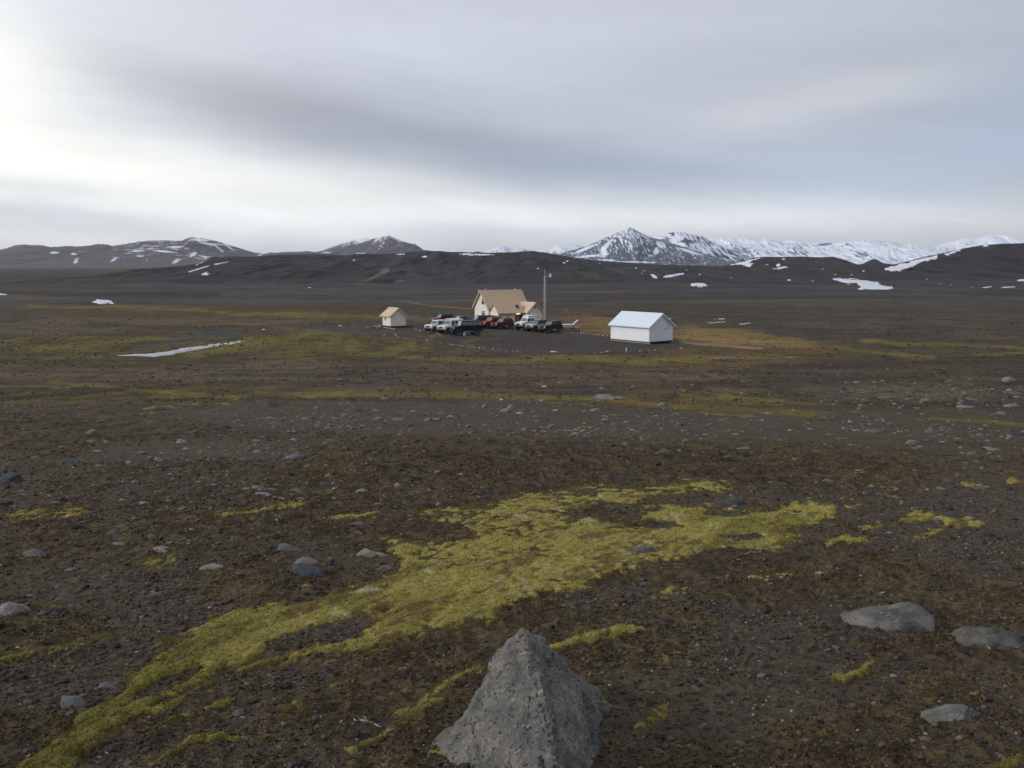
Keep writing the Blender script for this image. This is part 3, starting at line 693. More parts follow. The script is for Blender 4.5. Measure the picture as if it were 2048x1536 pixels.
# ------------------------------------------------------------------ hills and mountains
def hill_mesh(key, name, nx, ny, colorf, mat, label):
    h = HILLS[key]
    X = np.linspace(h.X0, h.X1, nx)
    t = np.linspace(0, 1, ny)
    Yf = h.foot - 0.08 * (h.crest - h.foot) + (h.crest * 1.04 - h.foot) * 1.05 * t
    Yb = np.linspace(Yf[-1], h.back * 1.02, max(10, ny // 5))[1:]
    Y = np.concatenate([Yf, Yb])
    XX, YY = np.meshgrid(X, Y)
    # keep the sides in step with the sight lines so the far edge is not cut short
    x, y = XX.ravel(), YY.ravel()
    z = h.z(x, y)
    px, py = project(x, y, z)
    base = CAMZ - np.interp(y, _FY, _FD)
    c = colorf(x, y, z, px, py, z - base)
    n, m = XX.shape; id_ = np.arange(n * m).reshape(n, m)
    qd = np.stack([id_[:-1, :-1], id_[:-1, 1:], id_[1:, 1:], id_[1:, :-1]], -1).reshape(-1, 4)
    me = np_mesh(name, np.stack([x, y, z], 1), qd, c.clip(0.004, 0.9))
    me.materials.append(mat)
    return struct(link(bpy.data.objects.new(name, me)), label)

def dark_color(x, y, z, px, py, h):
    n = fbm(x / 90, y / 120, 5, 401); n2 = fbm(x / 14, y / 22, 4, 402)
    c = np.tile(srgb(58, 57, 59, 1.0), (len(x), 1))
    c = mixc(c, srgb(64, 56, 50, 1.0), 0.8 * sstep(-0.1, 0.45, n)); c = mixc(c, srgb(56, 58, 52, 1.0), 0.6 * sstep(0.0, 0.5, fbm(x / 60, y / 60, 4, 403)))
    c = mixc(c, srgb(44, 40, 42, 1.0), 0.7 * sstep(0.1, 0.5, fbm(x / 40, y / 30, 4, 404)))
    sc = np.maximum(blob(px, py, 768, 543, 14, 8, -0.6), blob(px, py, 750, 553, 22, 4, -0.5)) + 0.5 * n2
    c = mixc(c, srgb(118, 112, 108, 1.0), 0.75 * sstep(0.05, 0.5, sc))
    c = mixc(c, srgb(118, 112, 108, 1.0), 0.7 * sstep(0.1, 0.5, blob(px, py, 796, 563, 14, 4) + 0.5 * n2))
    c = mixc(c, srgb(46, 38, 42, 1.0), 0.9 * sstep(0.0, 0.5, blob(px, py, 765, 561, 34, 7) + 0.4 * n2))
    c = mixc(c, srgb(66, 52, 52, 1.0), 0.5 * sstep(0.0, 0.6, blob(px, py, 1105, 555, 60, 18) + 0.4 * n2))
    # paler and darker gully and scree streaks running down the slope
    gul = fbm(x / 9, y / 80, 4, 405); c = mixc(c, srgb(74, 70, 70, 1.0), 0.6 * sstep(0.15, 0.5, gul)); c = mixc(c, srgb(40, 37, 39, 1.0), 0.6 * sstep(0.12, 0.5, -gul))
    return c * (1 + 0.26 * n2 + 0.15 * n + 0.07 * _hash(np.arange(len(x)), np.arange(len(x)) * 0 + 3, 5))[:, None]

SNOW = np.array([0.76, 0.81, 0.89])
def rocky(x, y, z, px, py, h, rock, lo, hi, streak, sc, seed, extra=None, nb=0.35):
    n = fbm(x / (sc * 9), y / (sc * 14), 5, seed); st = fbm(x / sc, y / (sc * 9), 4, seed + 3); f = fbm(x / (sc * 0.6), y / (sc * 1.2), 3, seed + 5)
    c = np.tile(rock, (len(x), 1)) * (1 + 0.2 * n + 0.2 * f)[:, None]
    v = (py - hi) / (lo - hi)                       # 0 at the snowy top, 1 at the bare foot
    m = (1 - v) * 1.0 - 0.5 + streak * st + nb * n + 0.35 * f
    if extra is not None: m = m + extra(px, py, st, n, f)
    return mixc(c, SNOW, sstep(-0.12, 0.22, m))

def m1_color(x, y, z, px, py, h):
    rock = srgb(88, 82, 86, 1.15)
    def ex(px, py, st, n, f):
        hz = fbm(x / 70, z / 5, 4, 501) + 0.5 * fbm(x / 22, z / 4, 2, 502)
        e = -0.92 + 1.5 * (hz - 0.10).clip(0, 1) + 0.35 * sstep(200, 330, px) - 0.7 * (1 - sstep(60, 200, px))
        for b in ((108, 505, 9, 3, 0), (147, 508, 8, 2.5, 0), (152, 522, 5, 6, -0.8), (228, 519, 8, 3, -.5), (352, 522, 10, 5, -.4), (385, 510, 8, 4, -.3), (410, 514, 12, 2, .3), (438, 497, 12, 1.6, .75), (458, 494, 12, 1.8, .7), (418, 488, 20, 2, .2), (330, 503, 26, 2, .1), (350, 494, 18, 2.5, 0), (280, 512, 10, 1.6, 0), (275, 502, 14, 1.6, -.05), (520, 510, 6, 2, 0), (400, 480, 14, 2.5, .1)):
            e = np.maximum(e, 1.3 * blob(px, py, *b) + 0.35 * f - 0.05)
        return e
    return rocky(x, y, z, px, py, h, rock, 530, 470, 0.25, 16, 511, ex)

def m2_color(x, y, z, px, py, h):
    def ex(px, py, st, n, f):
        e = -0.50 + 0.35 * st + 0.5 * f - 0.25 * blob(px, py, 815, 495, 30, 14).clip(0, 1)
        for b in ((815, 481, 26, 4, .35), (800, 477, 20, 5, .3), (655, 505, 16, 1.8, 0), (720, 507, 14, 1.6, 0), (800, 507, 16, 2.2, -.2), (756, 479, 8, 2, -.3)):
            e = np.maximum(e, 1.2 * blob(px, py, *b) + 0.3 * f - 0.2)
        return e
    return rocky(x, y, z, px, py, h, srgb(82, 78, 86, 1.15), 510, 462, 0.35, 20, 531, ex)

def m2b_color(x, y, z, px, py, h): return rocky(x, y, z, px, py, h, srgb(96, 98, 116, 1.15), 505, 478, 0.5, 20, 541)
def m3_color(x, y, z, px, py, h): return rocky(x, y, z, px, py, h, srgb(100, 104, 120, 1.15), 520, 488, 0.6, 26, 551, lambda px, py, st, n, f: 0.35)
def m4_color(x, y, z, px, py, h):
    def ex(px, py, st, n, f):
        e = -0.30 + 0.9 * (st - 0.05) + 0.25 * f
        e = e + 0.5 * blob(px, py, 1258, 470, 50, 22).clip(0, 1)
        for b in ((1207, 507, 9, 16, 0.0), (1212, 492, 12, 6, -.9), (1170, 498, 28, 4, -.42), (1215, 520, 26, 2.6, .05), (1312, 503, 8, 10, -.4), (1322, 490, 12, 8, 0.3), (1180, 512, 40, 3, -.1), (1380, 503, 30, 4, .3), (1270, 524, 70, 1.6, 0.02)):
            e = np.maximum(e, 1.5 * blob(px, py, *b) + 0.3 * f + 0.1 * st - 0.15)
        return e
    return rocky(x, y, z, px, py, h, srgb(78, 82, 98, 1.15), 545, 440, 0.5, 7, 561, ex, 0.14)
def m5_color(x, y, z, px, py, h):
    def ex(px, py, st, n, f):
        e = 0.22 + 0.5 * st
        for b in ((1382, 483, 16, 5, .2), (1370, 480, 7, 6, 0), (1397, 476, 7, 6, .6), (1345, 468, 8, 9, 0)):
            e = np.minimum(e, -1.4 * blob(px, py, *b) + 0.3 * f + 0.3)
        return e
    return rocky(x, y, z, px, py, h, srgb(74, 72, 88, 1.15), 545, 455, 0.7, 15, 571, ex)
def m6_color(x, y, z, px, py, h):
    def ex(px, py, st, n, f):
        e = 0.62 + 0.6 * st + 0.2 * f
        for b in ((1645, 489, 22, 4, -.1), (1590, 496, 24, 8, 0), (1480, 505, 40, 18, .2), (1580, 506, 50, 7, 0), (1720, 508, 24, 10, .3), (1700, 490, 20, 6, .3)):
            e = np.minimum(e, -0.7 * blob(px, py, *b) + 0.5 * st + 0.3 * f + 0.42)
        e = np.minimum(e, -1.6 * blob(px, py, 1648, 489, 18, 3.4, -.1) + 0.2 * f + 0.1)
        return e
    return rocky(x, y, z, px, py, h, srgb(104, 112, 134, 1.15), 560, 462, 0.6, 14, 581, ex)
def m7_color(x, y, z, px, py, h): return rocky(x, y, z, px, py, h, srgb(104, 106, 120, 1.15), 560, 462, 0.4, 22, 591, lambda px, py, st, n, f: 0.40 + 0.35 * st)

hill_mesh('d0', 'dark_hill', 620, 170, dark_color, M_HILL, 'long low dark lava ridge behind the house')
hill_mesh('d2', 'dark_hill', 300, 130, lambda *a: dark_color(*a) * np.array([0.86, 0.83, 0.88]), M_HILL, 'low dark hill with a small pointed knoll and snow streaks')
hill_mesh('d3', 'dark_hill', 420, 150, lambda *a: dark_color(*a) * np.array([0.76, 0.73, 0.80]), M_HILL, 'big dark rounded hill with a snow band along its shoulder')
hill_mesh('m1', 'mountain', 620, 150, m1_color, M_MOUNT, 'long purple brown mountain ridge dotted with snow streaks')
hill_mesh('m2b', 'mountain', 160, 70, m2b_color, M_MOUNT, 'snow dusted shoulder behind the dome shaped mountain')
hill_mesh('m2', 'mountain', 300, 120, m2_color, M_MOUNT, 'dome shaped brown mountain flecked with snow')
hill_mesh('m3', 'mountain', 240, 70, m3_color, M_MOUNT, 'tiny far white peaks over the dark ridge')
hill_mesh('m4', 'mountain', 520, 260, m4_color, M_MOUNT, 'pointed dark cone mountain with snow gullies')
hill_mesh('m5', 'mountain', 260, 140, m5_color, M_MOUNT, 'snowy peak with dark crags behind the pointed cone')
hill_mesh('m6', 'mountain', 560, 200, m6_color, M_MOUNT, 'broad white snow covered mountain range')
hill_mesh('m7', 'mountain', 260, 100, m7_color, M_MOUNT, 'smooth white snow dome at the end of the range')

# ------------------------------------------------------------------ snow patches lying on the land
M_SNOW = paint('old_snow', (0.72, 0.74, 0.78), 0.8, 0, 0, 0.35, 0.35, (0.42, 0.42, 0.42))
M_SNOW.node_tree.nodes['Principled BSDF'].inputs['Subsurface Weight'].default_value = 0.0
M_SNOWG = paint('grey_thin_snow', (0.50, 0.50, 0.50), 0.8, 0, 0, 0.4, 0.5, (0.30, 0.29, 0.27))
def snow_patch(poly, label, thick=0.25, nxy=(70, 26), holes=0.0, group=None, rag=1.2, mat=None):
    P = np.array(poly, float)
    x0, y0 = P.min(0) - 2; x1, y1 = P.max(0) + 2
    nx, ny = nxy
    PX, PY = np.meshgrid(np.linspace(x0, x1, nx), np.linspace(y0, y1, ny))
    px, py = PX.ravel(), PY.ravel()
    sd = poly_sd(px, py, P) + rag * (1.5 * fbm(px / 7.0, py / 2.4, 3, 611) + 0.8 * fbm(px / 1.6, py / 0.8, 2, 613)) - 0.3 * rag
    if holes: sd = np.minimum(sd, 3 * (fbm(px / 5, py / 2.2, 2, 612) + 0.8 - holes))
    keep = sd > -1.2
    X, Y, Z = np.zeros(len(px)), np.zeros(len(px)), np.zeros(len(px))
    X[keep], Y[keep], Z[keep] = hit(px[keep], py[keep])
    prof = np.clip(sd / 3.0, -0.4, 1)
    Z = Z + H_micro(X, Y) * (Y < 400) + thick * np.sign(prof) * np.abs(prof) ** 0.7
    id_ = np.arange(nx * ny).reshape(ny, nx)
    q = np.stack([id_[:-1, :-1], id_[1:, :-1], id_[1:, 1:], id_[:-1, 1:]], -1).reshape(-1, 4)
    ok = keep[q].all(1) & (Y[q].max(1) / np.maximum(Y[q].min(1), 1) < 1.2)
    if not holes and ok.any():                       # one connected patch only
        G = ok.reshape(ny - 1, nx - 1); lab = np.zeros(G.shape, int); best = (0, 0); k = 0
        for iy, ix in zip(*np.nonzero(G)):
            if lab[iy, ix]: continue
            k += 1; todo = [(iy, ix)]; lab[iy, ix] = k; cnt = 0
            while todo:
                a, b = todo.pop(); cnt += 1
                for c, d in ((a + 1, b), (a - 1, b), (a, b + 1), (a, b - 1)):
                    if 0 <= c < ny - 1 and 0 <= d < nx - 1 and G[c, d] and not lab[c, d]: lab[c, d] = k; todo.append((c, d))
            best = max(best, (cnt, k))
        ok = (lab == best[1]).ravel()
    q = q[ok]
    if not len(q): return None
    u = np.unique(q); mp = np.zeros(len(px), int); mp[u] = np.arange(len(u))
    me = np_mesh('snow_patch', np.stack([X, Y, Z], 1)[u], mp[q])
    me.materials.append(mat or M_SNOW)
    return tag(link(bpy.data.objects.new('snow_patch', me)), label, 'snow patch', group)

snow_patch([(225, 712), (262, 709), (300, 706.5), (335, 703), (365, 695), (400, 692), (425, 690), (418, 694), (385, 699), (350, 708), (312, 714), (270, 713.5)], 'long pale snow strip tapering to a point on the mossy plain', 0.20, (130, 26), rag=0.35, mat=M_SNOWG)
snow_patch([(415, 690), (440, 686), (470, 682), (500, 678), (502, 680), (470, 687), (440, 692), (420, 694)], 'broken crumbs of snow continuing the long strip up to the gravel road', 0.22, (120, 20), holes=0.55, rag=1.4, mat=M_SNOWG)
snow_patch([(181, 604), (196, 600.5), (215, 600), (222, 601.5), (228, 606), (205, 607.5), (184, 606)], 'small bright snow patch on the dark plain by itself', 0.5, (50, 14))
snow_patch([(0, 586), (14, 587), (14, 591), (4, 591), (-6, 588)], 'sliver of snow at the dark lava edge', 0.4, (30, 10))
snow_patch([(1657, 556), (1690, 556), (1722, 557), (1735, 561), (1748, 564), (1757, 563), (1760, 568), (1775, 572), (1785, 573), (1788, 578), (1750, 579), (1712, 579), (1722, 573), (1715, 567), (1690, 567), (1670, 561)], 'large white snow field below the dark hills', 0.6, (110, 30), rag=1.0)
snow_patch([(1768, 535), (1780, 534), (1800, 527), (1830, 520), (1858, 512), (1874, 510), (1876, 516), (1860, 521), (1840, 525), (1826, 535), (1808, 538), (1800, 543), (1786, 543), (1770, 540)], 'ragged snow band slanting down the shoulder of the big dark hill', 0.8, (120, 34), rag=2.0)
snow_patch([(1885, 508), (1905, 502), (1924, 496), (1923, 501), (1908, 506), (1894, 512)], 'short upper snow band on the shoulder of the big dark hill', 0.8, (50, 20), rag=1.2)
snow_patch([(1301, 549), (1308, 548), (1314, 553), (1317, 557), (1311, 558), (1304, 553)], 'drop shaped snow patch on the ridge near the twin streak', 0.6, (26, 16), rag=.6)
snow_patch([(1325, 555), (1332, 550.5), (1350, 548), (1368, 546), (1368, 549), (1352, 552), (1340, 555)], 'long white snow streak beside the drop shaped patch', 0.6, (54, 14), rag=.6)
snow_patch([(1380, 570), (1392, 566), (1408, 568), (1420, 574), (1400, 575), (1384, 574)], 'greyish snow arch at the foot of the dark ridge', 0.5, (44, 12), rag=1.0)
snow_patch([(1456, 531), (1480, 524), (1504, 518), (1527, 515), (1510, 520), (1500, 526), (1510, 526), (1500, 534), (1480, 530)], 'pair of joined snow streaks on the flank of the low dark hill', 0.8, (70, 22), rag=1.2)
snow_patch([(1545, 538), (1560, 534), (1575, 532), (1574, 535), (1556, 539)], 'thin slanting snow streak low on the knolled hill', 0.7, (36, 10), rag=.6)
snow_patch([(1552, 529), (1560, 526), (1562, 531), (1554, 535)], 'small snow fleck above the thin streak on the knolled hill', 0.7, (16, 12), rag=.8)
snow_patch([(376, 543), (395, 537), (418, 530.5), (418, 532.5), (398, 539), (378, 544.5)], 'long lower snow streak across the nose of the dark ridge', 0.5, (50, 18), rag=.3)
snow_patch([(390, 530), (404, 524), (416, 515.5), (415, 518), (404, 525.5), (393, 531)], 'snow streak along the top of the nose of the dark ridge', 0.5, (44, 20), rag=.3)
snow_patch([(427, 528), (445, 525), (456, 522.5), (456, 524.5), (440, 528), (429, 530)], 'short bright snow streak on the upper dark slope', 0.5, (40, 14), rag=.3)
snow_patch([(400, 550), (410, 545), (417, 541.5), (412, 546), (422, 546), (414, 550.5)], 'forked snow scrap at the foot of the nose of the dark ridge', 0.5, (36, 16), rag=.4)
snow_patch([(843, 513), (850, 511.5), (855, 513), (850, 515.5), (845, 515)], 'round bright snow spot high on the middle of the dark ridge', 0.8, (18, 10), rag=.4)
snow_patch([(915, 506.5), (940, 507), (968, 508), (990, 510), (960, 511), (930, 510), (918, 508.5)], 'broken snow line along the crest of the dark ridge', 0.8, (70, 12), rag=1.0)
snow_patch([(790, 508.5), (805, 507), (812, 507.5), (808, 509.5), (795, 510)], 'snow fleck under the dome mountain on the ridge crest', 0.8, (28, 10), rag=.5)
snow_patch([(1961, 574.5), (1972, 572), (1983, 571), (1983, 573), (1968, 575.5)], 'thin snow dash below the big dark hill', 0.5, (28, 10), rag=.4)
snow_patch([(1996, 573), (2010, 572), (2032, 571), (2030, 573.5), (2008, 575)], 'wavy snow dash below the big dark hill', 0.5, (36, 10), rag=.3)
snow_patch([(2034, 560), (2044, 558), (2056, 559), (2054, 561), (2038, 561.5)], 'snow scrap higher up under the big dark hill', 0.5, (24, 10), rag=.4)
snow_patch([(1425, 637.5), (1450, 635.5), (1451, 637), (1428, 638.6)], 'upper thin white dash of snow beyond the white shed', 0.16, (40, 8), rag=.15, mat=M_SNOWG)
snow_patch([(1414, 645), (1450, 642.5), (1450, 644), (1418, 646)], 'middle thin white dash of snow beyond the white shed', 0.16, (40, 8), rag=.15, mat=M_SNOWG)
snow_patch([(1474, 647.5), (1500, 644.5), (1502, 646), (1480, 648.5)], 'lowest thin white dash of snow beyond the white shed', 0.16, (40, 8), rag=.15, mat=M_SNOWG)
snow_patch([(1965, 489.5), (1978, 489), (1976, 493), (1966, 493.5)], 'single snow square near the top of the big dark hill', 0.8, (16, 8), rag=.4)

for fx, fy, fw, fh in ((1399, 549, 7, 2.6), (1462.5, 555.5, 9, 3), (1578, 560, 12, 5), (1625, 562, 6, 2), (1671, 549, 11, 2.4), (1703, 549.5, 9, 2.2), (1727, 542, 7, 4), (1854, 558, 5, 2.5), (1880, 565.5, 6, 2.4), (1902, 567.5, 7, 2.4), (1944, 572.6, 6, 3), (2004, 556.5, 6, 2.4),
                       (1633, 524, 6, 2.4), (1645, 538, 4, 3), (1567, 518, 12, 4), (1534, 529, 10, 3), (1272, 536, 6, 2.6), (1288, 541, 8, 2.6), (1284, 546.5, 6, 2.4), (1198, 527.5, 13, 3), (1258, 535, 5, 2), (1373, 540, 6, 2.2), (708, 520, 8, 3), (1076, 537, 6, 2.2), (618, 573, 12, 2.2), (1135, 522, 8, 3.4), (1128, 525.5, 8, 3)):
    fw *= 0.75; fh *= 0.6
    snow_patch([(fx - fw / 2, fy), (fx - fw * .1, fy - fh / 2), (fx + fw / 2, fy - fh * .2), (fx + fw * .3, fy + fh / 2), (fx - fw * .3, fy + fh * .45)], 'tiny snow fleck lying on the dark hills and ridge', 0.5, (16, 9), group='snow flecks on the dark hills', rag=0.5)

# ------------------------------------------------------------------ boulders and stones
M_RMID = rock_mat('basalt_grey', (0.115, 0.115, 0.115), (0.185, 0.178, 0.168), 8.0, 0.55)
M_RPALE = rock_mat('stone_pale', (0.20, 0.19, 0.17), (0.29, 0.28, 0.25), 8.0, 0.3)
M_RDARK = rock_mat('stone_bluish', (0.06, 0.068, 0.078), (0.10, 0.108, 0.118), 8.0, 0.45)
M_RTAN = rock_mat('stone_tan', (0.19, 0.165, 0.14), (0.27, 0.235, 0.20), 8.0, 0.3)

def noise3(v, s, seed):
    return (vnoise(v[:, 0] * s + 3.1, v[:, 1] * s - 1.7, seed) + vnoise(v[:, 1] * s + 9.2, v[:, 2] * s + 4.4, seed + 1) + vnoise(v[:, 2] * s - 5.3, v[:, 0] * s + 7.9, seed + 2)) / 1.6

def stone_mesh(seed, sub=3, facets=7, rough=0.15, name='stone'):
    r = np.random.default_rng(seed)
    V, Fc = ico(sub)
    V = V.copy()
    for _ in range(facets):
        n = r.normal(0, 1, 3); n[2] = abs(n[2]) * 0.9; n /= np.linalg.norm(n); d = r.uniform(0.50, 0.85)
        ex = np.maximum(V @ n - d, 0); V -= ex[:, None] * n * 0.9
    V *= (1 + rough * noise3(V, 1.3, seed) + rough * 0.55 * noise3(V, 3.2, seed + 7) + rough * 0.28 * noise3(V, 8.0, seed + 9) + rough * 0.12 * noise3(V, 18.0, seed + 11))[:, None]
    V[:, 2] = np.where(V[:, 2] < -0.35, -0.35 + 0.25 * (V[:, 2] + 0.35), V[:, 2])
    V[:, :2] -= 0.5 * (V[:, :2].max(0) + V[:, :2].min(0))[None, :]
    V /= np.abs(V).max(0)[None, :]
    return np_mesh(name, V, Fc)

def with_mat(me, m):
    me.materials.append(m); return me

def place_stone(px, py, w, h, mat, label, name='stone', cat='stone', group=None, me=None, seed=0, sub=3, turn=None, facets=7):
    x, y, z = at(px, py)
    dep = y * cp + (CAMZ - z) * sp
    th = math.atan2(CAMZ - z, y)
    wm = w / F * dep * 1.10
    dm = (0.60 + 0.22 * math.sin(px * 1.7 + py * 0.9)) * wm
    hm = max((h / F * dep - 0.45 * dm * math.sin(th)) / math.cos(th), 0.16 * wm)
    if w > 100: hm *= 1.25
    if me is None:
        me = with_mat(stone_mesh(seed or int(px * 7 + py), sub, facets, name=name), mat)
    o = link(bpy.data.objects.new(name, me))
    o.scale = (wm * 0.5, dm * 0.5, hm * 0.86)
    yc = y + dm * 0.42
    zc = float((H(np.array([x * yc / y]), np.array([yc])) + H_micro(np.array([x * yc / y]), np.array([yc])))[0])
    o.location = (x * yc / y, yc, zc - hm * 0.12)
    r = random.Random(int(px * 13 + py * 7))
    o.rotation_euler = (0, 0, turn if turn is not None else r.uniform(-0.35, 0.35) + (math.pi if r.random() < 0.5 else 0))
    return tag(o, label, cat, group)

BIG = [  # px, base row, width, height, tone, label
    (1787, 1268, 212, 62, 'm', 'long low grey boulder with a dark shaded flank above a yellow moss tongue'),
    (1982, 1304, 168, 54, 'm', 'smooth humped grey boulder half sunk in brown moss behind the flat one'),
    (1908, 1450, 136, 46, 'm', 'flat topped grey stone with dark specks and moss round its edge'),
    (22, 1233, 70, 36, 'p', 'pale rounded boulder at the very edge of the moss slope'),
    (73, 1120, 60, 26, 'm', 'domed grey boulder with green moss at its foot'),
    (620, 1158, 84, 34, 'd', 'dark blue grey boulder in front of a paler twin'),
    (614, 1132, 64, 24, 't', 'brownish boulder touching the dark blue one behind it'),
    (578, 1104, 56, 24, 'm', 'pitted grey boulder with a dark cap beyond the dark blue one'),
    (742, 1116, 70, 25, 'p', 'pale boulder with a moss filled notch beside the big moss patch'),
    (773, 1143, 44, 15, 'm', 'low grey stone in front of the notched pale boulder'),
    (432, 1143, 60, 17, 'p', 'pale flat slab with an arched lower edge'),
    (232, 1078, 46, 20, 'd', 'dark bluish angular stone with a pitted top'),
    (315, 1111, 56, 14, 't', 'long narrow tan stone lying like a bar'),
    (14, 967, 56, 30, 'd', 'nearly black squat boulder'),
    (140, 928, 48, 16, 'd', 'dark domed stone on the olive gravel, smoother than the black one'),
    (131, 1203, 52, 24, 'm', 'slanting grey stone half covered by moss'),
    (283, 1012, 44, 9, 'p', 'long thin pale slab'),
    (246, 1007, 22, 11, 'p', 'little pale lump beside the long thin slab'),
    (385, 1066, 18, 11, 'p', 'small white wedge of stone standing alone'),
    (187, 868, 34, 15, 'm', 'grey boulder with a small pale one at its side'),
    (550, 814, 42, 20, 'm', 'broad grey boulder near the brow of the slope'),
    (705, 823, 40, 15, 'm', 'pointed grey stone with a spur on the brow of the slope'),
    (698, 948, 46, 12, 'p', 'pale triangular flat slab'),
    (520, 993, 42, 11, 'p', 'flat pale stone capped with light lichen'),
    (590, 919, 36, 16, 'm', 'square grey block with a straight face'),
    (650, 971, 28, 12, 'd', 'bluish round stone on brown heath'),
    (725, 985, 28, 10, 'p', 'pale stone with a tail of gravel'),
    (590, 986, 36, 13, 'm', 'dull grey stone in the group of three'),
    (600, 1000, 26, 11, 'm', 'smaller grey stone of the group of three'),
    (562, 1000, 26, 9, 'p', 'palest stone of the group of three'),
    (715, 1055, 46, 11, 'm', 'thin grey ledge of stone in the brown heath'),
    (867, 983, 46, 9, 'm', 'flat grey stone sunk in brown heath above the moss patch'),
    (940, 1057, 38, 15, 'd', 'dark stone inside the upper edge of the moss patch'),
    (1468, 1010, 56, 20, 'd', 'dark slanting boulder at the far edge of the moss patch'),
    (1288, 1112, 62, 26, 'm', 'grey boulder lying inside the moss patch'),
    (1552, 979, 36, 13, 'd', 'bluish stone on dark gravel past the moss patch'),
    (1630, 1153, 42, 10, 'p', 'pale flat stone with moss behind it'),
    (1270, 946, 38, 9, 'd', 'dull bluish flat stone in the dark heath'),
    (430, 919, 40, 11, 'd', 'flat bluish stone on grey gravel'),
    (408, 961, 32, 11, 'm', 'low dark grey stone on the gravel edge'),
    (416, 1023, 30, 9, 'd', 'blue grey flat stone between two moss tongues'),
    (870, 927, 20, 9, 'p', 'white cobble next to a small tuft'),
    (643, 923, 18, 9, 'p', 'pale egg shaped cobble'),
    (750, 912, 22, 10, 'd', 'round dark cobble beside brown heath'),
    (1212, 800, 42, 15, 'm', 'largest of the grey boulders at the end of the bright moss strip'),
    (1198, 797, 24, 12, 'm', 'upright grey boulder beside the largest one at the moss strip'),
    (1233, 799, 26, 8, 'p', 'low pale stone next to the largest boulder at the moss strip'),
    (1326, 812, 22, 11, 'm', 'single grey boulder on the orange heath'),
    (1232, 749, 15, 9, 'd', 'dark boulder alone on the heath below the yard'),
    (1345, 752, 14, 8, 'd', 'small dark boulder on the heath right of the lone one'),
    (1823, 889, 32, 12, 'p', 'pale pitted boulder on the stony slope'),
    (1865, 866, 34, 14, 'm', 'grey leaning boulder on the stony slope'),
    (1740, 866, 24, 10, 'm', 'light grey boulder under the moss line of the stony slope'),
    (1490, 901, 36, 10, 'm', 'wide low grey stone on the stony slope'),
    (1985, 903, 38, 11, 'm', 'mottled flat boulder far along the stony slope'),
    (1945, 911, 20, 9, 'm', 'small boulder beside the mottled flat one'),
    (2018, 763, 28, 15, 'p', 'pale square boulder on the far bank'),
    (2036, 791, 28, 9, 'd', 'dark jagged stone below the pale square boulder'),
    (1930, 815, 42, 9, 'm', 'long grey rock rib in the stony flat'),
    (1775, 799, 36, 9, 'm', 'wide flat slab in the stony flat'),
    (1680, 782, 28, 9, 'd', 'bluish slab in the stony flat'),
    (1850, 804, 18, 9, 'm', 'short grey block in the stony flat'),
    (2002, 830, 30, 10, 'm', 'light grey hump beyond the yellow moss edge'),
    (2022, 815, 42, 9, 'm', 'broken grey outcrop at the border of the stony flat'),
    (885, 829, 24, 9, 'm', 'grey flat rock on the gravel brow'),
    (1295, 1172, 44, 9, 'd', 'dull flat stone in dark gravel below the moss patch'),
    (1095, 1252, 30, 12, 'm', 'small grey rock behind the tip of the big pointed rock'),
    (1440, 1272, 26, 12, 'd', 'single dark cobble with moss on the dark gravel'),
]
M_RBIG = rock_mat('boulder_grey', (0.095, 0.095, 0.09), (0.185, 0.172, 0.15), 2.6, 0.75, False, 0.5, (0.6, 1.4), (0.11, 0.33), -0.12)
TM = {'m': M_RMID, 'p': M_RPALE, 'd': M_RDARK, 't': M_RTAN}
for i, (px, py, w, h, t, lab) in enumerate(BIG):
    big = w > 40
    place_stone(px, py, w, h, M_RBIG if w > 100 else TM[t], lab, 'boulder' if w > 30 else 'stone', 'boulder' if w > 30 else 'stone', None, None, 900 + i * 3, 5 if w > 100 else 4 if w > 40 else 3, facets=13 if big else 10)

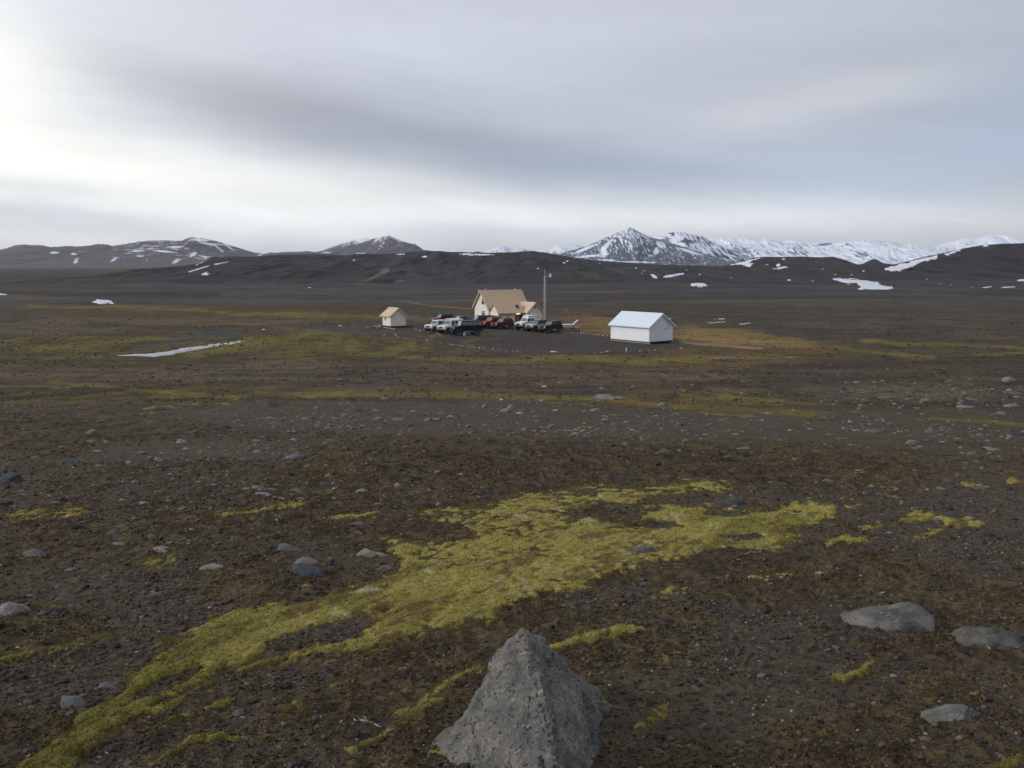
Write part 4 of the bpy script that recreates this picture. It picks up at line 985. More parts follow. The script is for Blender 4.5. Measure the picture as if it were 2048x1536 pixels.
# smaller stones one can still count, in their places on the slope
SMALL = {'pale': [(213, 886, 20), (361, 886, 26), (222, 862, 9), (283, 830, 14), (305, 826, 12), (360, 858, 16), (350, 868, 12), (130, 903, 16), (195, 903, 16), (258, 924, 12), (287, 922, 12), (200, 933, 18), (372, 897, 16), (402, 903, 10), (245, 967, 16), (270, 966, 12), (347, 978, 10), (398, 979, 14),
                  (95, 973, 14), (45, 984, 16), (48, 990, 12), (135, 996, 14), (115, 1010, 26), (240, 1094, 26), (280, 1088, 16), (345, 1094, 26), (328, 1075, 16), (442, 1077, 8), (440, 1048, 12), (525, 1078, 12), (425, 1106, 8), (142, 1145, 20), (325, 1155, 10), (80, 1230, 16),
                  (160, 1265, 14), (55, 1050, 8), (78, 1064, 16), (660, 895, 10), (585, 880, 20), (545, 862, 12), (620, 864, 12), (655, 856, 14), (725, 851, 10), (755, 838, 18), (795, 842, 22), (825, 824, 14), (870, 838, 12), (770, 798, 16), (900, 834, 18), (937, 865, 12), (1005, 862, 10), (1070, 833, 14), (1040, 828, 16),
                  (1190, 823, 22), (1135, 861, 16), (1150, 868, 16), (1240, 880, 16), (1318, 884, 14), (1372, 883, 18), (1350, 829, 18), (1536, 828, 18), (1560, 885, 14), (1440, 840, 12), (1255, 845, 16), (1265, 860, 12), (1210, 838, 16), (1165, 862, 10), (1205, 896, 10), (1410, 870, 10), (1500, 880, 8), (1620, 860, 14), (1712, 863, 14), (1700, 846, 14), (1755, 842, 12), (1790, 868, 10),
                  (1830, 900, 14), (1840, 896, 12), (1885, 888, 14), (1915, 880, 12), (1975, 884, 12), (1700, 893, 12), (1645, 888, 12), (1580, 862, 12), (1365, 936, 10), (1505, 934, 12), (1495, 930, 10), (1590, 922, 16), (1635, 902, 10), (1165, 1040, 8), (1305, 1050, 6), (1180, 972, 8), (1655, 968, 26), (1405, 906, 14)],
         'dull': [(210, 912, 12), (70, 916, 18), (330, 848, 18), (540, 838, 20), (475, 846, 12), (680, 838, 12), (685, 870, 24), (720, 900, 16), (660, 884, 22), (800, 870, 16), (860, 886, 14), (905, 844, 12), (985, 830, 14), (980, 876, 12), (1030, 868, 14), (1085, 896, 14), (1110, 880, 16), (1180, 884, 12), (1230, 860, 14), (1290, 855, 12), (1330, 905, 26), (1300, 870, 10), (1460, 862, 16), (1420, 850, 14),
                  (1540, 852, 12), (1610, 845, 12), (1660, 872, 14), (1680, 880, 16), (1780, 850, 14), (1900, 860, 16), (1960, 872, 18), (2020, 880, 22), (1930, 930, 20), (1800, 930, 14), (1700, 950, 16), (1880, 980, 30), (1960, 980, 24), (1760, 990, 16), (1830, 1016, 14), (280, 1110, 26), (250, 1116, 20), (170, 1145, 14), (210, 1160, 20), (310, 1195, 26), (60, 1195, 16), (35, 1290, 16), (140, 1215, 14), (365, 1275, 12), (1415, 1355, 10), (820, 1060, 30), (690, 1000, 16), (505, 1040, 24), (560, 1035, 22), (470, 1080, 12), (900, 940, 16), (960, 960, 18), (1005, 930, 14), (1060, 950, 16), (1040, 905, 12)]}
protos = {}
for t, m in (('pale', M_RPALE), ('dull', M_RMID)):
    protos[t] = [with_mat(stone_mesh(1500 + k * 11 + (0 if t == 'pale' else 300), 3, 11, 0.16), m) for k in range(12)]
LAB = {'pale': ['small pale stone lying on the open gravel slope', 'small pale stone bedded in brown heath below the gravel slope'], 'dull': ['small dull grey stone lying on the open gravel slope', 'small dull grey stone bedded in brown heath below the gravel slope']}
for t, lst in SMALL.items():
    for i, (px, py, w) in enumerate(lst):
        k = 0 if py < 915 else 1
        hh = w * (0.34 + 0.12 * math.sin(i * 2.3))
        place_stone(px, py, w, hh, None, LAB[t][k], 'stone', 'stone', ('pale ' if t == 'pale' else 'dull grey ') + ('stones on the open gravel' if k == 0 else 'stones in the brown heath'), protos[t][i % 12])

# the big pointed rock at the camera's feet
def big_rock():
    def P(x, y, h): return Vector((x, y, float(H_smooth(np.array([x]), np.array([y]))[0]) + h))
    pts = [(.050, 3.745, .372), (.025, 3.775, .338), (.095, 3.76, .312), (.069, 3.405, .300), (.143, 3.15, .255), (.156, 2.84, .18), (.17, 2.62, -.05), (-.066, 3.80, .235), (-.18, 3.66, .13), (-.24, 3.54, .07), (-.30, 3.42, .02), (-.33, 3.36, -.06),
           (-.23, 3.08, -.05), (-.06, 3.10, .13), (-.12, 2.80, -.05), (.02, 2.85, .13), (.0, 2.62, -.06), (.19, 3.79, .236), (.29, 3.84, .14), (.40, 3.87, .055), (.47, 3.83, -.03), (.375, 3.47, -.04), (.25, 3.17, -.03), (.27, 3.42, .09), (.0, 4.02, -.1), (.25, 4.06, -.1), (.23, 2.75, -.08), (.12, 4.0, .1)]
    bm = bmesh.new()
    vs = [bm.verts.new(P(*p)) for p in pts]
    r = bmesh.ops.convex_hull(bm, input=vs)
    bmesh.ops.delete(bm, geom=[g for g in r['geom_interior'] if isinstance(g, bmesh.types.BMVert)], context='VERTS')
    bmesh.ops.triangulate(bm, faces=bm.faces)
    for _ in range(6):
        long_e = [e for e in bm.edges if e.calc_length() > 0.012]
        if not long_e: break
        bmesh.ops.subdivide_edges(bm, edges=long_e, cuts=1, use_grid_fill=True)
        bmesh.ops.triangulate(bm, faces=[f for f in bm.faces if len(f.verts) > 3])
    for _ in range(1): bmesh.ops.smooth_vert(bm, verts=bm.verts, factor=0.25, use_axis_x=True, use_axis_y=True, use_axis_z=True)
    bm.normal_update()
    V = np.array([v.co[:] for v in bm.verts]); Nn = np.array([v.normal[:] for v in bm.verts])
    nl = noise3(V, 5.0, 701) + 0.5 * noise3(V, 11.0, 703); q_ = np.floor(nl * 3.2) / 3.2; q_ = q_ + sstep(0.75, 1.0, (nl - q_) * 3.2) / 3.2
    d = 0.010 * q_ + 0.005 * nl + 0.007 * noise3(V, 15, 705) + 0.0065 * noise3(V, 34, 709) + 0.004 * noise3(V, 80, 713)
    # a slanting crack and broken ledge on the lit face
    s = V[:, 2] - (float(H_smooth(np.array([0.0]), np.array([3.4]))[0]) + 0.14) - 0.35 * (V[:, 0] + 0.1) + 0.05 * noise3(V, 7, 717)
    lit = sstep(0.02, -0.06, V[:, 0] - 0.09)
    d -= lit * 0.03 * np.exp(-(s / 0.014) ** 2) ; d -= lit * 0.026 * sstep(0.0, 0.03, -s) * sstep(-0.12, -0.03, s)
    ves = noise3(V, 48, 721); d -= 0.012 * sstep(0.42, 0.62, ves) * sstep(-0.2, 0.2, noise3(V, 6, 731))
    V2 = V + Nn * d[:, None]
    for v, p in zip(bm.verts, V2): v.co = p
    m = rock_mat('weathered_basalt', (0.080, 0.082, 0.078), (0.172, 0.156, 0.132), 11.0, 0.85, False, 0.6, (0.55, 1.45), (0.12, 0.36), -0.17)
    o = bm_obj('boulder', bm, m, None, smooth=True)
    return tag(o, 'large pointed pyramid of pitted grey rock with a sharp ridge below the moss patch', 'boulder')
big_rock()

# ------------------------------------------------------------------ pale twigs
M_TWIG = paint('bleached_wood', (0.30, 0.28, 0.24), 0.8, 0, 0, 0.5, 40)
def twig(pxs, label, r0=0.006, lift=0.012):
    X, Y, Z = hit([p[0] for p in pxs], [p[1] for p in pxs])
    Z = Z + H_micro(X, Y)
    bm = bmesh.new()
    pts = [Vector((x, y, z + lift)) for x, y, z in zip(X, Y, Z)]
    n = len(pts)
    for i in range(n - 1): add_tube(bm, pts[i], pts[i + 1], r0 * (1 - 0.6 * i / n), 7, r0 * (1 - 0.6 * (i + 1) / n))
    mid = pts[n // 2]
    add_tube(bm, mid, mid + Vector((-0.018, 0.02, 0.016)), r0 * 0.5, 6, r0 * 0.2)
    tag(bm_obj('twig', bm, M_TWIG, None, True), label, 'twig')
twig([(708, 1444), (722, 1445), (735, 1448), (748, 1451), (762, 1457)], 'bleached forked twig lying on dark soil before the pointed rock')
twig([(798, 1341), (808, 1337), (820, 1338), (834, 1341)], 'small bleached twig on dark soil below the moss edge', 0.004)
twig([(526, 1372), (538, 1366), (548, 1360), (560, 1366)], 'thin pale rootlet curling out of the moss tongue', 0.003)
# ------------------------------------------------------------------ buildings
M_CREAM = paint('cream_cladding', (0.76, 0.73, 0.63), 0.75, 0, 0, 0.25, 1.2)
M_TANROOF = ribbed('tan_sheet_roof', (0.62, 0.455, 0.285), 0.6, 'X', 0.22, 0.5, 0.0, 0.22)
M_TANROOFY = ribbed('tan_sheet_roof_cross', (0.62, 0.455, 0.285), 0.6, 'Y', 0.22, 0.5, 0.0, 0.22)
M_TRIM = paint('pale_bargeboard', (0.62, 0.52, 0.40), 0.6, 0, 0, 0.2, 3)
M_FASCIA = paint('dark_soffit', (0.10, 0.085, 0.07), 0.8)
M_WHITE = paint('white_paint', (0.78, 0.78, 0.76), 0.5, 0, 0, 0.15, 3)
M_GLASS = paint('window_glass', (0.012, 0.014, 0.017), 0.08, 0, 0, 0.2, 3)
M_SCREEN = paint('windscreen_glass', (0.10, 0.12, 0.12), 0.06, 0, 1.0, 0.2, 3)  # base colour lightened to stand in for sky reflected in the glass
M_DOORO = paint('orange_brown_door', (0.25, 0.085, 0.025), 0.6, 0, 0, 0.3, 4)
M_DOORR = paint('dark_red_door', (0.085, 0.018, 0.014), 0.6, 0, 0, 0.3, 4)
M_CONC = paint('concrete', (0.28, 0.27, 0.25), 0.9, 0, 0, 0.4, 3)
M_STEEL = paint('galvanised_steel', (0.50, 0.51, 0.52), 0.45, 0.6, 0, 0.3, 6)
M_SHEDROOF = ribbed('white_sheet_roof', (0.70, 0.77, 0.84), 0.45, 'X', 0.25, 0.35, 0.0, 0.08)
M_SHEDWALL = ribbed('white_sheet_wall', (0.80, 0.83, 0.83), 0.6, 'X', 0.20, 0.25, 0.0, 0.12)
M_SHEDGABLE = ribbed('white_sheet_gable', (0.76, 0.80, 0.83), 0.6, 'Y', 0.20, 0.25, 0.0, 0.12)
M_WOOD = paint('weathered_timber', (0.34, 0.29, 0.23), 0.85, 0, 0, 0.5, 5)
M_WOODD = paint('dark_timber', (0.07, 0.055, 0.045), 0.9, 0, 0, 0.5, 5)
M_WOODR = paint('reddish_timber', (0.18, 0.075, 0.05), 0.85, 0, 0, 0.5, 5)
M_LAMP, _nt, _b = new_mat('lit_tube_lamp')
_b.inputs['Base Color'].default_value = (0.9, 0.88, 0.6, 1); _b.inputs['Emission Color'].default_value = (1.0, 0.93, 0.55, 1); _b.inputs['Emission Strength'].default_value = 1.1

def gable_wall(parent, x0, x1, y0, y1, z0, ze, zr, axis, mat, name='wall'):
    """walls of a gabled block as one shell; axis = ridge direction"""
    bm = bmesh.new()
    if axis == 'x':
        ym = (y0 + y1) / 2
        add_prism(bm, [(x0, y0, z0), (x0, y1, z0), (x0, y1, ze), (x0, ym, zr), (x0, y0, ze)], (x1 - x0, 0, 0))
    else:
        xm = (x0 + x1) / 2
        add_prism(bm, [(x0, y0, z0), (x1, y0, z0), (x1, y0, ze), (xm, y0, zr), (x0, y0, ze)], (0, y1 - y0, 0))
    return bm_obj(name, bm, mat, parent)

def gable_roof(parent, a0, a1, b0, b1, ze, zr, axis, th, mat, trim=None, cap=None):
    """two sheets; a along the ridge, b across (eaves at b0, b1 at height ze)"""
    bmid = (b0 + b1) / 2
    bm = bmesh.new()
    m = lambda a, b, z: (a, b, z) if axis == 'x' else (b, a, z)
    prof = [(b0, ze), (bmid, zr), (b1, ze), (b1, ze + th), (bmid, zr + th), (b0, ze + th)]
    pts = [m(a0, b, z) for b, z in prof]
    add_prism(bm, pts, Vector(m(a1, 0, 0)) - Vector(m(a0, 0, 0)))
    o = bm_obj('roof', bm, mat, parent)
    if cap is not None:
        bm = bmesh.new()
        w = 0.16; s = (zr - ze) / (bmid - b0)
        prof = [(bmid - w, zr + th - w * s + 0.02), (bmid, zr + th + 0.02), (bmid + w, zr + th - w * s + 0.02), (bmid + w, zr + th - w * s + 0.05), (bmid, zr + th + 0.06), (bmid - w, zr + th - w * s + 0.05)]
        add_prism(bm, [m(a0, b, z) for b, z in prof], Vector(m(a1, 0, 0)) - Vector(m(a0, 0, 0)))
        bm_obj('ridge_cap', bm, cap, o)
    if trim is not None:
        for a, da in ((a0, -0.04), (a1, 0.04)):
            bm = bmesh.new()
            prof = [(b0, ze - 0.10), (bmid, zr - 0.10), (b1, ze - 0.10), (b1, ze + th + 0.03), (bmid, zr + th + 0.03), (b0, ze + th + 0.03)]
            add_prism(bm, [m(a, b, z) for b, z in prof], Vector(m(a + da, 0, 0)) - Vector(m(a, 0, 0)))
            bm_obj('bargeboard', bm, trim, o)
    return o

def window(parent, c, ax, up, w, h, out, cols=2, transom=0.3, name='window', frame=None):
    """c centre on the wall face, ax across, up, out the outward normal"""
    c, ax, up, out = Vector(c), Vector(ax).normalized(), Vector(up).normalized(), Vector(out).normalized()
    fr = 0.07
    def bar(bm, x0, x1, y0, y1, o0, o1):
        pts = [c + ax * x + up * y + out * o0 for x, y in ((x0, y0), (x1, y0), (x1, y1), (x0, y1))]
        add_prism(bm, pts, out * (o1 - o0))
    bm = bmesh.new()
    bar(bm, -w / 2 - fr, w / 2 + fr, -h / 2 - fr, -h / 2, 0, 0.07); bar(bm, -w / 2 - fr, w / 2 + fr, h / 2, h / 2 + fr, 0, 0.07)
    bar(bm, -w / 2 - fr, -w / 2, -h / 2, h / 2, 0, 0.066); bar(bm, w / 2, w / 2 + fr, -h / 2, h / 2, 0, 0.066)
    for k in range(1, cols):
        x = -w / 2 + w * k / cols; bar(bm, x - 0.03, x + 0.03, -h / 2, h / 2, 0, 0.06)
    if transom: bar(bm, -w / 2, w / 2, h / 2 - h * transom - 0.035, h / 2 - h * transom + 0.035, 0, 0.055)
    f = bm_obj(name, bm, frame or M_WHITE, parent)
    bm = bmesh.new(); bar(bm, -w / 2, w / 2, -h / 2, h / 2, 0.002, 0.02); bm_obj('pane', bm, M_GLASS, f)
    return f

# --- the house
HX, HY = (963 - CX) / F * 184.0, 184.0
hz = float(H(np.array([HX + 4]), np.array([HY]))[0]) - 0.05
house = thing('mountain_house', 'big cream house with tan roofs, a lower wing and a lit lamp over its door', 'house', (HX, HY, hz), R(33))
gable_wall(house, 0, 9.5, -2.75, 2.75, 0, 3.38, 6.50, 'x', M_CREAM)
gable_roof(house, -0.4, 9.9, -3.1, 3.1, 3.02, 6.56, 'x', 0.16, M_TANROOF, M_TRIM, M_TRIM)
gable_wall(house, 0.35, 6.52, -6.1, -2.752, 0, 2.38, 3.98, 'x', M_CREAM)
gable_roof(house, 0.05, 6.6, -6.45, -2.4, 2.12, 4.05, 'x', 0.14, M_TANROOF, None, None)
gable_wall(house, 6.55, 10.05, -7.4, -2.756, 0, 2.42, 4.10, 'y', M_CREAM)
gable_roof(house, -7.75, -1.9, 6.25, 10.35, 2.22, 4.19, 'y', 0.14, M_TANROOFY, M_TRIM, M_TRIM)
for x0, x1, y in ((0.05, 6.3, -6.5), (-0.4, 9.9, -3.16)):
    bm = bmesh.new(); add_box(bm, x0, x1, y - 0.06, y + 0.04, (2.06 if y < -5 else 2.98), (2.15 if y < -5 else 3.08)); bm_obj('gutter', bm, M_FASCIA, house)
for x0, x1, y0, y1 in ((-0.03, 9.53, -2.78, 2.78), (0.32, 6.50, -6.13, -2.8), (6.52, 10.08, -7.43, -2.8)):
    bm = bmesh.new(); add_box(bm, x0, x1, y0, y1, -0.3, 0.22); bm_obj('plinth', bm, M_CONC, house)
L_, U_ = (0, 1, 0), (0, 0, 1)
window(house, (0, -0.8, 4.50), L_, U_, 1.15, 1.15, (-1, 0, 0)); window(house, (0, -0.8, 1.95), L_, U_, 1.15, 1.1, (-1, 0, 0)); window(house, (0, 1.3, 1.2), L_, U_, 0.7, 0.8, (-1, 0, 0))
window(house, (0.35, -4.4, 1.35), L_, U_, 1.1, 0.9, (-1, 0, 0))
window(house, (2.64, -6.1, 1.45), (1, 0, 0), U_, 0.30, 0.48, (0, -1, 0), 1, 0)
window(house, (8.3, -7.4, 3.30), (1, 0, 0), U_, 0.34, 0.62, (0, -1, 0), 1, 0)
window(house, (8.15, -7.4, 1.45), (1, 0, 0), U_, 0.85, 0.75, (0, -1, 0), 2, 0.35)
sl = Vector((0, -2.02, -1.93)).normalized(); nrm = Vector((0, -1.93, 2.02)).normalized()
window(house, Vector((5.4, -5.12, 3.36)) + nrm * 0.16, (1, 0, 0), -sl, 0.75, 0.95, nrm, 1, 0, 'skylight', M_STEEL)
for x0, x1, m in ((4.2, 5.15, M_DOORO), (5.23, 6.2, M_DOORR)):
    bm = bmesh.new(); add_box(bm, x0, x1, -6.16, -6.102, 0.1, 1.95); bevel(bm, 0.012, 1)
    d = bm_obj('door', bm, m, house)
    d['label'] = 'orange brown door leaf' if m is M_DOORO else 'dark red door leaf'
    bm = bmesh.new(); add_box(bm, x1 - 0.16, x1 - 0.08, -6.22, -6.17, 0.95, 1.1); bm_obj('handle', bm, M_STEEL, d)
bm = bmesh.new(); add_box(bm, 4.12, 4.2, -6.18, -6.103, 0, 2.03); add_box(bm, 6.2, 6.28, -6.18, -6.103, 0, 2.03); add_box(bm, 4.2, 6.2, -6.178, -6.104, 1.95, 2.03); bm_obj('door_frame', bm, M_WHITE, house)
bm = bmesh.new(); add_box(bm, 4.25, 5.3, -6.6, -6.52, 1.98, 2.16); bevel(bm, 0.02, 1); lp = bm_obj('lamp', bm, M_LAMP, house); lp['label'] = 'lit yellow strip lamp over the door'
for u in (1.0, 8.35):
    bm = bmesh.new(); add_tube(bm, (u, 0, 6.6), (u, 0, 7.1), 0.11, 10); add_tube(bm, (u, 0, 7.1), (u, 0, 7.16), 0.16, 10); bm_obj('vent_pipe', bm, M_TRIM, house)
bm = bmesh.new(); add_tube(bm, (9.6, -1.2, 4.6), (9.6, -1.2, 6.3), 0.05, 8); bm_obj('flue', bm, M_STEEL, house)
for x in (10.2, 6.45):
    bm = bmesh.new(); add_tube(bm, (x, -7.46, 0.1), (x, -7.46, 2.25), 0.05, 8); bm_obj('downpipe', bm, M_WHITE, house)
bm = bmesh.new(); add_box(bm, 3.9, 6.5, -7.3, -6.14, -0.2, 0.09); bevel(bm, 0.02, 1); bm_obj('doorstep', bm, M_CONC, house)

# --- the white shed
def corner_frame(a, b, c):
    A, B, Cc = [Vector(at(*q)) for q in (a, b, c)]
    u = (B - A); u.z = 0; L = u.length; u.normalize()
    v = Vector((-u.y, u.x, 0)); w = (Cc - B).dot(v)
    return A, u, L, w
A, u, L, w = corner_frame((1221.5, 681), (1298, 688), (1355, 685))
print('shed', L, w, A)
ang = math.atan2(u.y, u.x)
shed = thing('storage_shed', 'white metal shed with a pale blue roof standing alone on short skids', 'shed', (A.x, A.y, A.z), ang)
bw = min(max(w, 4.5), 6.2)
S0 = 0.34; SE = S0 + 2.32; SRZ = SE + 1.78
gable_wall(shed, 0, L, 0, bw, S0, SE, SRZ, 'x', M_SHEDWALL)
bm = bmesh.new(); ym = bw / 2
add_prism(bm, [(L + 0.001, 0.004, S0 + 0.002), (L + 0.001, bw - 0.004, S0 + 0.002), (L + 0.001, bw - 0.004, SE), (L + 0.001, ym, SRZ - 0.01), (L + 0.001, 0.004, SE)], (0.025, 0, 0)); bm_obj('gable_panel', bm, M_SHEDGABLE, shed)
ov = 0.32; slp = (SRZ - SE) / ym
ro = gable_roof(shed, -0.3, L + 0.32, -ov, bw + ov, SE - ov * slp + 0.02, SRZ + 0.02, 'x', 0.10, M_SHEDROOF, M_WHITE, M_WHITE)
bm = bmesh.new(); add_box(bm, -0.3, L + 0.32, -ov - 0.05, -ov + 0.01, SE - ov * slp - 0.06, SE - ov * slp + 0.05); bm_obj('gutter', bm, M_STEEL, shed)
bm = bmesh.new(); add_box(bm, -0.02, L + 0.04, -0.015, bw + 0.02, S0 - 0.14, S0 - 0.002); bm_obj('floor_frame', bm, M_FASCIA, shed)
for y in (0.15, bw - 0.15):
    bm = bmesh.new(); add_box(bm, -0.05, L + 0.05, y - 0.1, y + 0.1, 0.02, 0.19); bevel(bm, 0.015, 1); bm_obj('skid', bm, M_WOOD, shed)
for i in range(5):
    for y in (0.15, bw - 0.15):
        bm = bmesh.new(); x = 0.1 + (L - 0.2) * i / 4; add_box(bm, x - 0.12, x + 0.12, y - 0.14, y + 0.14, -0.3, 0.018); bm_obj('block', bm, M_CONC, shed)
for x in (L / 3, 2 * L / 3):
    bm = bmesh.new(); add_box(bm, x - 0.02, x + 0.02, -0.014, 0.003, S0, SE - 0.03); bm_obj('seam_strip', bm, M_SHEDGABLE, shed)
for x in (0.0, L):
    bm = bmesh.new(); add_box(bm, x - 0.04, x + 0.035, -0.022, 0.05, S0, SE - 0.05); bm_obj('corner_strip', bm, M_WHITE, shed)
bm = bmesh.new(); add_tube(bm, (L + 0.06, bw * 0.78, SE - 0.6), (L + 0.42, bw * 0.78, SE + 1.0), 0.035, 8); add_tube(bm, (L + 0.03, bw * 0.78, SE - 0.55), (L + 0.10, bw * 0.78, SE - 0.55), 0.03, 6); bm_obj('antenna_pole', bm, M_STEEL, shed)
bm = bmesh.new(); bmesh.ops.create_uvsphere(bm, u_segments=14, v_segments=8, radius=0.16, matrix=Matrix.Translation((L + 0.42, bw * 0.78, SE + 1.02))); bm_obj('beacon', bm, M_WHITE, shed, True)
bm = bmesh.new(); add_box(bm, L + 0.027, L + 0.04, bw * 0.40, bw * 0.403, S0 + 0.05, SE + 0.35); bm_obj('seam_strip', bm, M_STEEL, shed)
bm = bmesh.new(); add_box(bm, L + 0.03, L + 0.09, bw * 0.64, bw * 0.72, SE - 0.55, SE - 0.49); bm_obj('handle', bm, M_FASCIA, shed)

# --- the small hut
A, u, L, w = corner_frame((765.5, 653.5), (786.5, 656), (813, 653.5))
print('hut', L, w, A)
ang = math.atan2(u.y, u.x)
hut = thing('small_hut', 'tiny white hut with a tan roof on a timber deck with planks around it', 'hut', (A.x, A.y, A.z), ang)
L = min(max(L, 2.0), 3.4); bw = min(max(w, 2.0), 3.2)
S0 = 0.30; SE = S0 + 2.0; SRZ = SE + 1.25; slp = (SRZ - SE) / (bw / 2)
gable_wall(hut, 0, L, 0, bw, S0, SE, SRZ, 'x', M_CREAM)
gable_roof(hut, -0.45, L + 0.3, -0.4, bw + 0.4, SE - 0.4 * slp + 0.02, SRZ + 0.02, 'x', 0.12, M_TANROOF, M_TRIM, M_TRIM)
window(hut, (L * 0.36, 0, S0 + 1.42), (1, 0, 0), U_, 0.52, 0.72, (0, -1, 0), 2, 0.0)
bm = bmesh.new(); add_box(bm, -0.5, L + 0.2, -0.3, bw + 1.2, 0.12, 0.28); bm_obj('deck', bm, M_WOODD, hut)
bm = bmesh.new(); add_box(bm, L + 0.22, L + 0.9, 0.6, bw + 1.2, 0.16, 0.26); bm_obj('deck_board', bm, M_WOODD, hut)
for x in (-0.2, L - 0.1):
    for y in (0.0, bw - 0.1):
        bm = bmesh.new(); add_box(bm, x, x + 0.2, y, y + 0.2, -0.25, 0.118); bm_obj('block', bm, M_WOODD, hut)
for y in (0.0, bw):
    bm = bmesh.new(); add_box(bm, L - 0.03, L + 0.02, y - 0.03, y + 0.03, S0, SE - 0.02); bm_obj('corner_strip', bm, M_WHITE, hut)
bm = bmesh.new(); bmesh.ops.create_uvsphere(bm, u_segments=12, v_segments=8, radius=0.13, matrix=Matrix.Translation((L + 0.12, bw * 0.58, SE + 0.75))); bm_obj('wall_lamp', bm, M_WHITE, hut, True)

# ------------------------------------------------------------------ timber, pallets and small yard things
def plank(p, q, mat, label, w=0.2, th=0.06, lift=0.03, group=None):
    P = Vector(at(*p)); Q = Vector(at(*q)); d = Q - P; ln = d.length
    bm = bmesh.new(); add_box(bm, -ln / 2, ln / 2, -w / 2, w / 2, 0, th); bevel(bm, 0.008, 1)
    o = bm_obj('plank', bm, mat)
    o.location = (P + Q) / 2 + Vector((0, 0, lift)); o.rotation_euler = (0, -math.asin(max(-1, min(1, d.z / ln))), math.atan2(d.y, d.x))
    return tag(o, label, 'plank', group)
plank((767.5, 656.5), (790.5, 659.5), M_WOOD, 'long pale plank lying in front of the tiny hut', 0.24, 0.12, 0.08)
plank((748, 653.6), (761, 655.2), M_WOOD, 'pale plank pointing to the window side of the tiny hut', 0.22, 0.1, 0.12)
plank((733, 655), (738, 655.4), M_WOOD, 'short pale plank end at the outer side of the timber heap', 0.2, 0.1, 0.1)
plank((730, 658), (735, 658), M_WOOD, 'stubby pale offcut lowest in the timber heap', 0.24, 0.14, 0.05)
plank((732, 656.6), (748, 658), M_WOODD, 'dark beam under the timber heap', 0.3, 0.16, 0.02)
plank((742, 655), (762, 655.8), M_WOODD, 'second dark beam reaching towards the tiny hut', 0.3, 0.16, 0.02)
plank((753, 659), (764, 655.6), M_WOOD, 'grey plank lying askew across the dark beams', 0.16, 0.08, 0.2)
plank((757, 651), (766, 652), M_WOOD, 'pale plank behind the corner of the tiny hut', 0.2, 0.1, 0.05)
plank((1129, 662), (1160, 663.5), M_WOODR, 'long reddish plank on the ground behind the dark green car', 0.4, 0.2, 0.05)
plank((1118, 661), (1136, 661.5), M_WOODR, 'shorter reddish plank next to the dark green car', 0.4, 0.2, 0.2)
plank((1143, 659), (1158, 659.5), M_WOODR, 'dark reddish board under the tilted pale platform', 0.5, 0.25, 0.02)
plank((1151, 657.5), (1160, 658), M_WOOD, 'pale board end beside the tilted pale platform', 0.5, 0.15, 0.3)

px0, py0, pz0 = at(1134, 659.5)
tr = thing('flatbed_trailer', 'pale low flatbed with one end panel tilted up, behind the dark green car', 'trailer', (px0, py0 + 0.6, pz0), R(2))
bm = bmesh.new(); add_box(bm, -1.6, 1.0, -0.7, 0.7, 0.86, 0.98); bevel(bm, 0.015, 1); bm_obj('bed', bm, M_WHITE, tr)
bm = bmesh.new(); add_prism(bm, [(1.02, -0.7, 0.9), (2.0, -0.7, 1.78), (2.08, -0.7, 1.70), (1.10, -0.7, 0.82)], (0, 1.4, 0)); bm_obj('ramp', bm, paint('pale_blue_panel', (0.55, 0.62, 0.78), 0.5), tr)
bm = bmesh.new(); add_box(bm, -1.5, 0.9, -0.62, 0.62, 0.46, 0.855); bm_obj('chassis', bm, M_STEEL, tr)

M_TYRE = paint('tyre_rubber', (0.018, 0.018, 0.018), 0.9, 0, 0, 0.5, 8, (0.06, 0.05, 0.045))
M_RIM = paint('alloy_rim', (0.42, 0.42, 0.43), 0.35, 0.8, 0, 0.3, 10)
M_BLACK = paint('black_plastic', (0.02, 0.02, 0.021), 0.6, 0, 0, 0.4, 8, (0.06, 0.055, 0.05))
M_LIGHT = paint('lamp_glass', (0.65, 0.66, 0.66), 0.12, 0, 0, 0.1, 8)
M_TAIL = paint('tail_lamp_red', (0.30, 0.02, 0.015), 0.2, 0, 0, 0.1, 8)

def lathe_mesh(name, prof, n, mat):
    """profile (radius, y) turned about the y axis"""
    bm = bmesh.new(); rings = []
    for r, y in prof:
        rings.append([bm.verts.new((r * math.cos(2 * math.pi * i / n), y, r * math.sin(2 * math.pi * i / n))) for i in range(n)])
    for a, b in zip(rings, rings[1:]):
        for i in range(n): bm.faces.new((a[i], a[(i + 1) % n], b[(i + 1) % n], b[i]))
    bm.faces.new(rings[0]); bm.faces.new(rings[-1][::-1])
    bmesh.ops.recalc_face_normals(bm, faces=bm.faces)
    me = bpy.data.meshes.new(name); bm.to_mesh(me); bm.free(); me.materials.append(mat)
    for p in me.polygons: p.use_smooth = False
    return me
ME_TYRE = lathe_mesh('tyre', [(0.58, -0.30), (0.90, -0.34), (0.985, -0.30), (1.0, -0.2), (1.0, 0.2), (0.985, 0.30), (0.90, 0.34), (0.58, 0.30)], 28, M_TYRE)
ME_RIM = lathe_mesh('rim', [(0.16, -0.24), (0.42, -0.26), (0.50, -0.30), (0.575, -0.32), (0.575, 0.32), (0.50, 0.30), (0.42, 0.26), (0.16, 0.24)], 20, M_RIM)
ME_HUB = lathe_mesh('wheel', [(0.10, -0.30), (0.15, -0.28), (0.15, 0.28), (0.10, 0.30)], 12, M_BLACK)
for _m, _z in ((ME_TYRE, 0.61), (ME_RIM, 0.10)): _m.update()

def add_wheel(parent, loc, r):
    h = link(bpy.data.objects.new('wheel', ME_HUB), parent); h.location = loc; h.scale = (r, r, r)
    link(bpy.data.objects.new('tyre', ME_TYRE), h); link(bpy.data.objects.new('rim', ME_RIM), h)
    return h

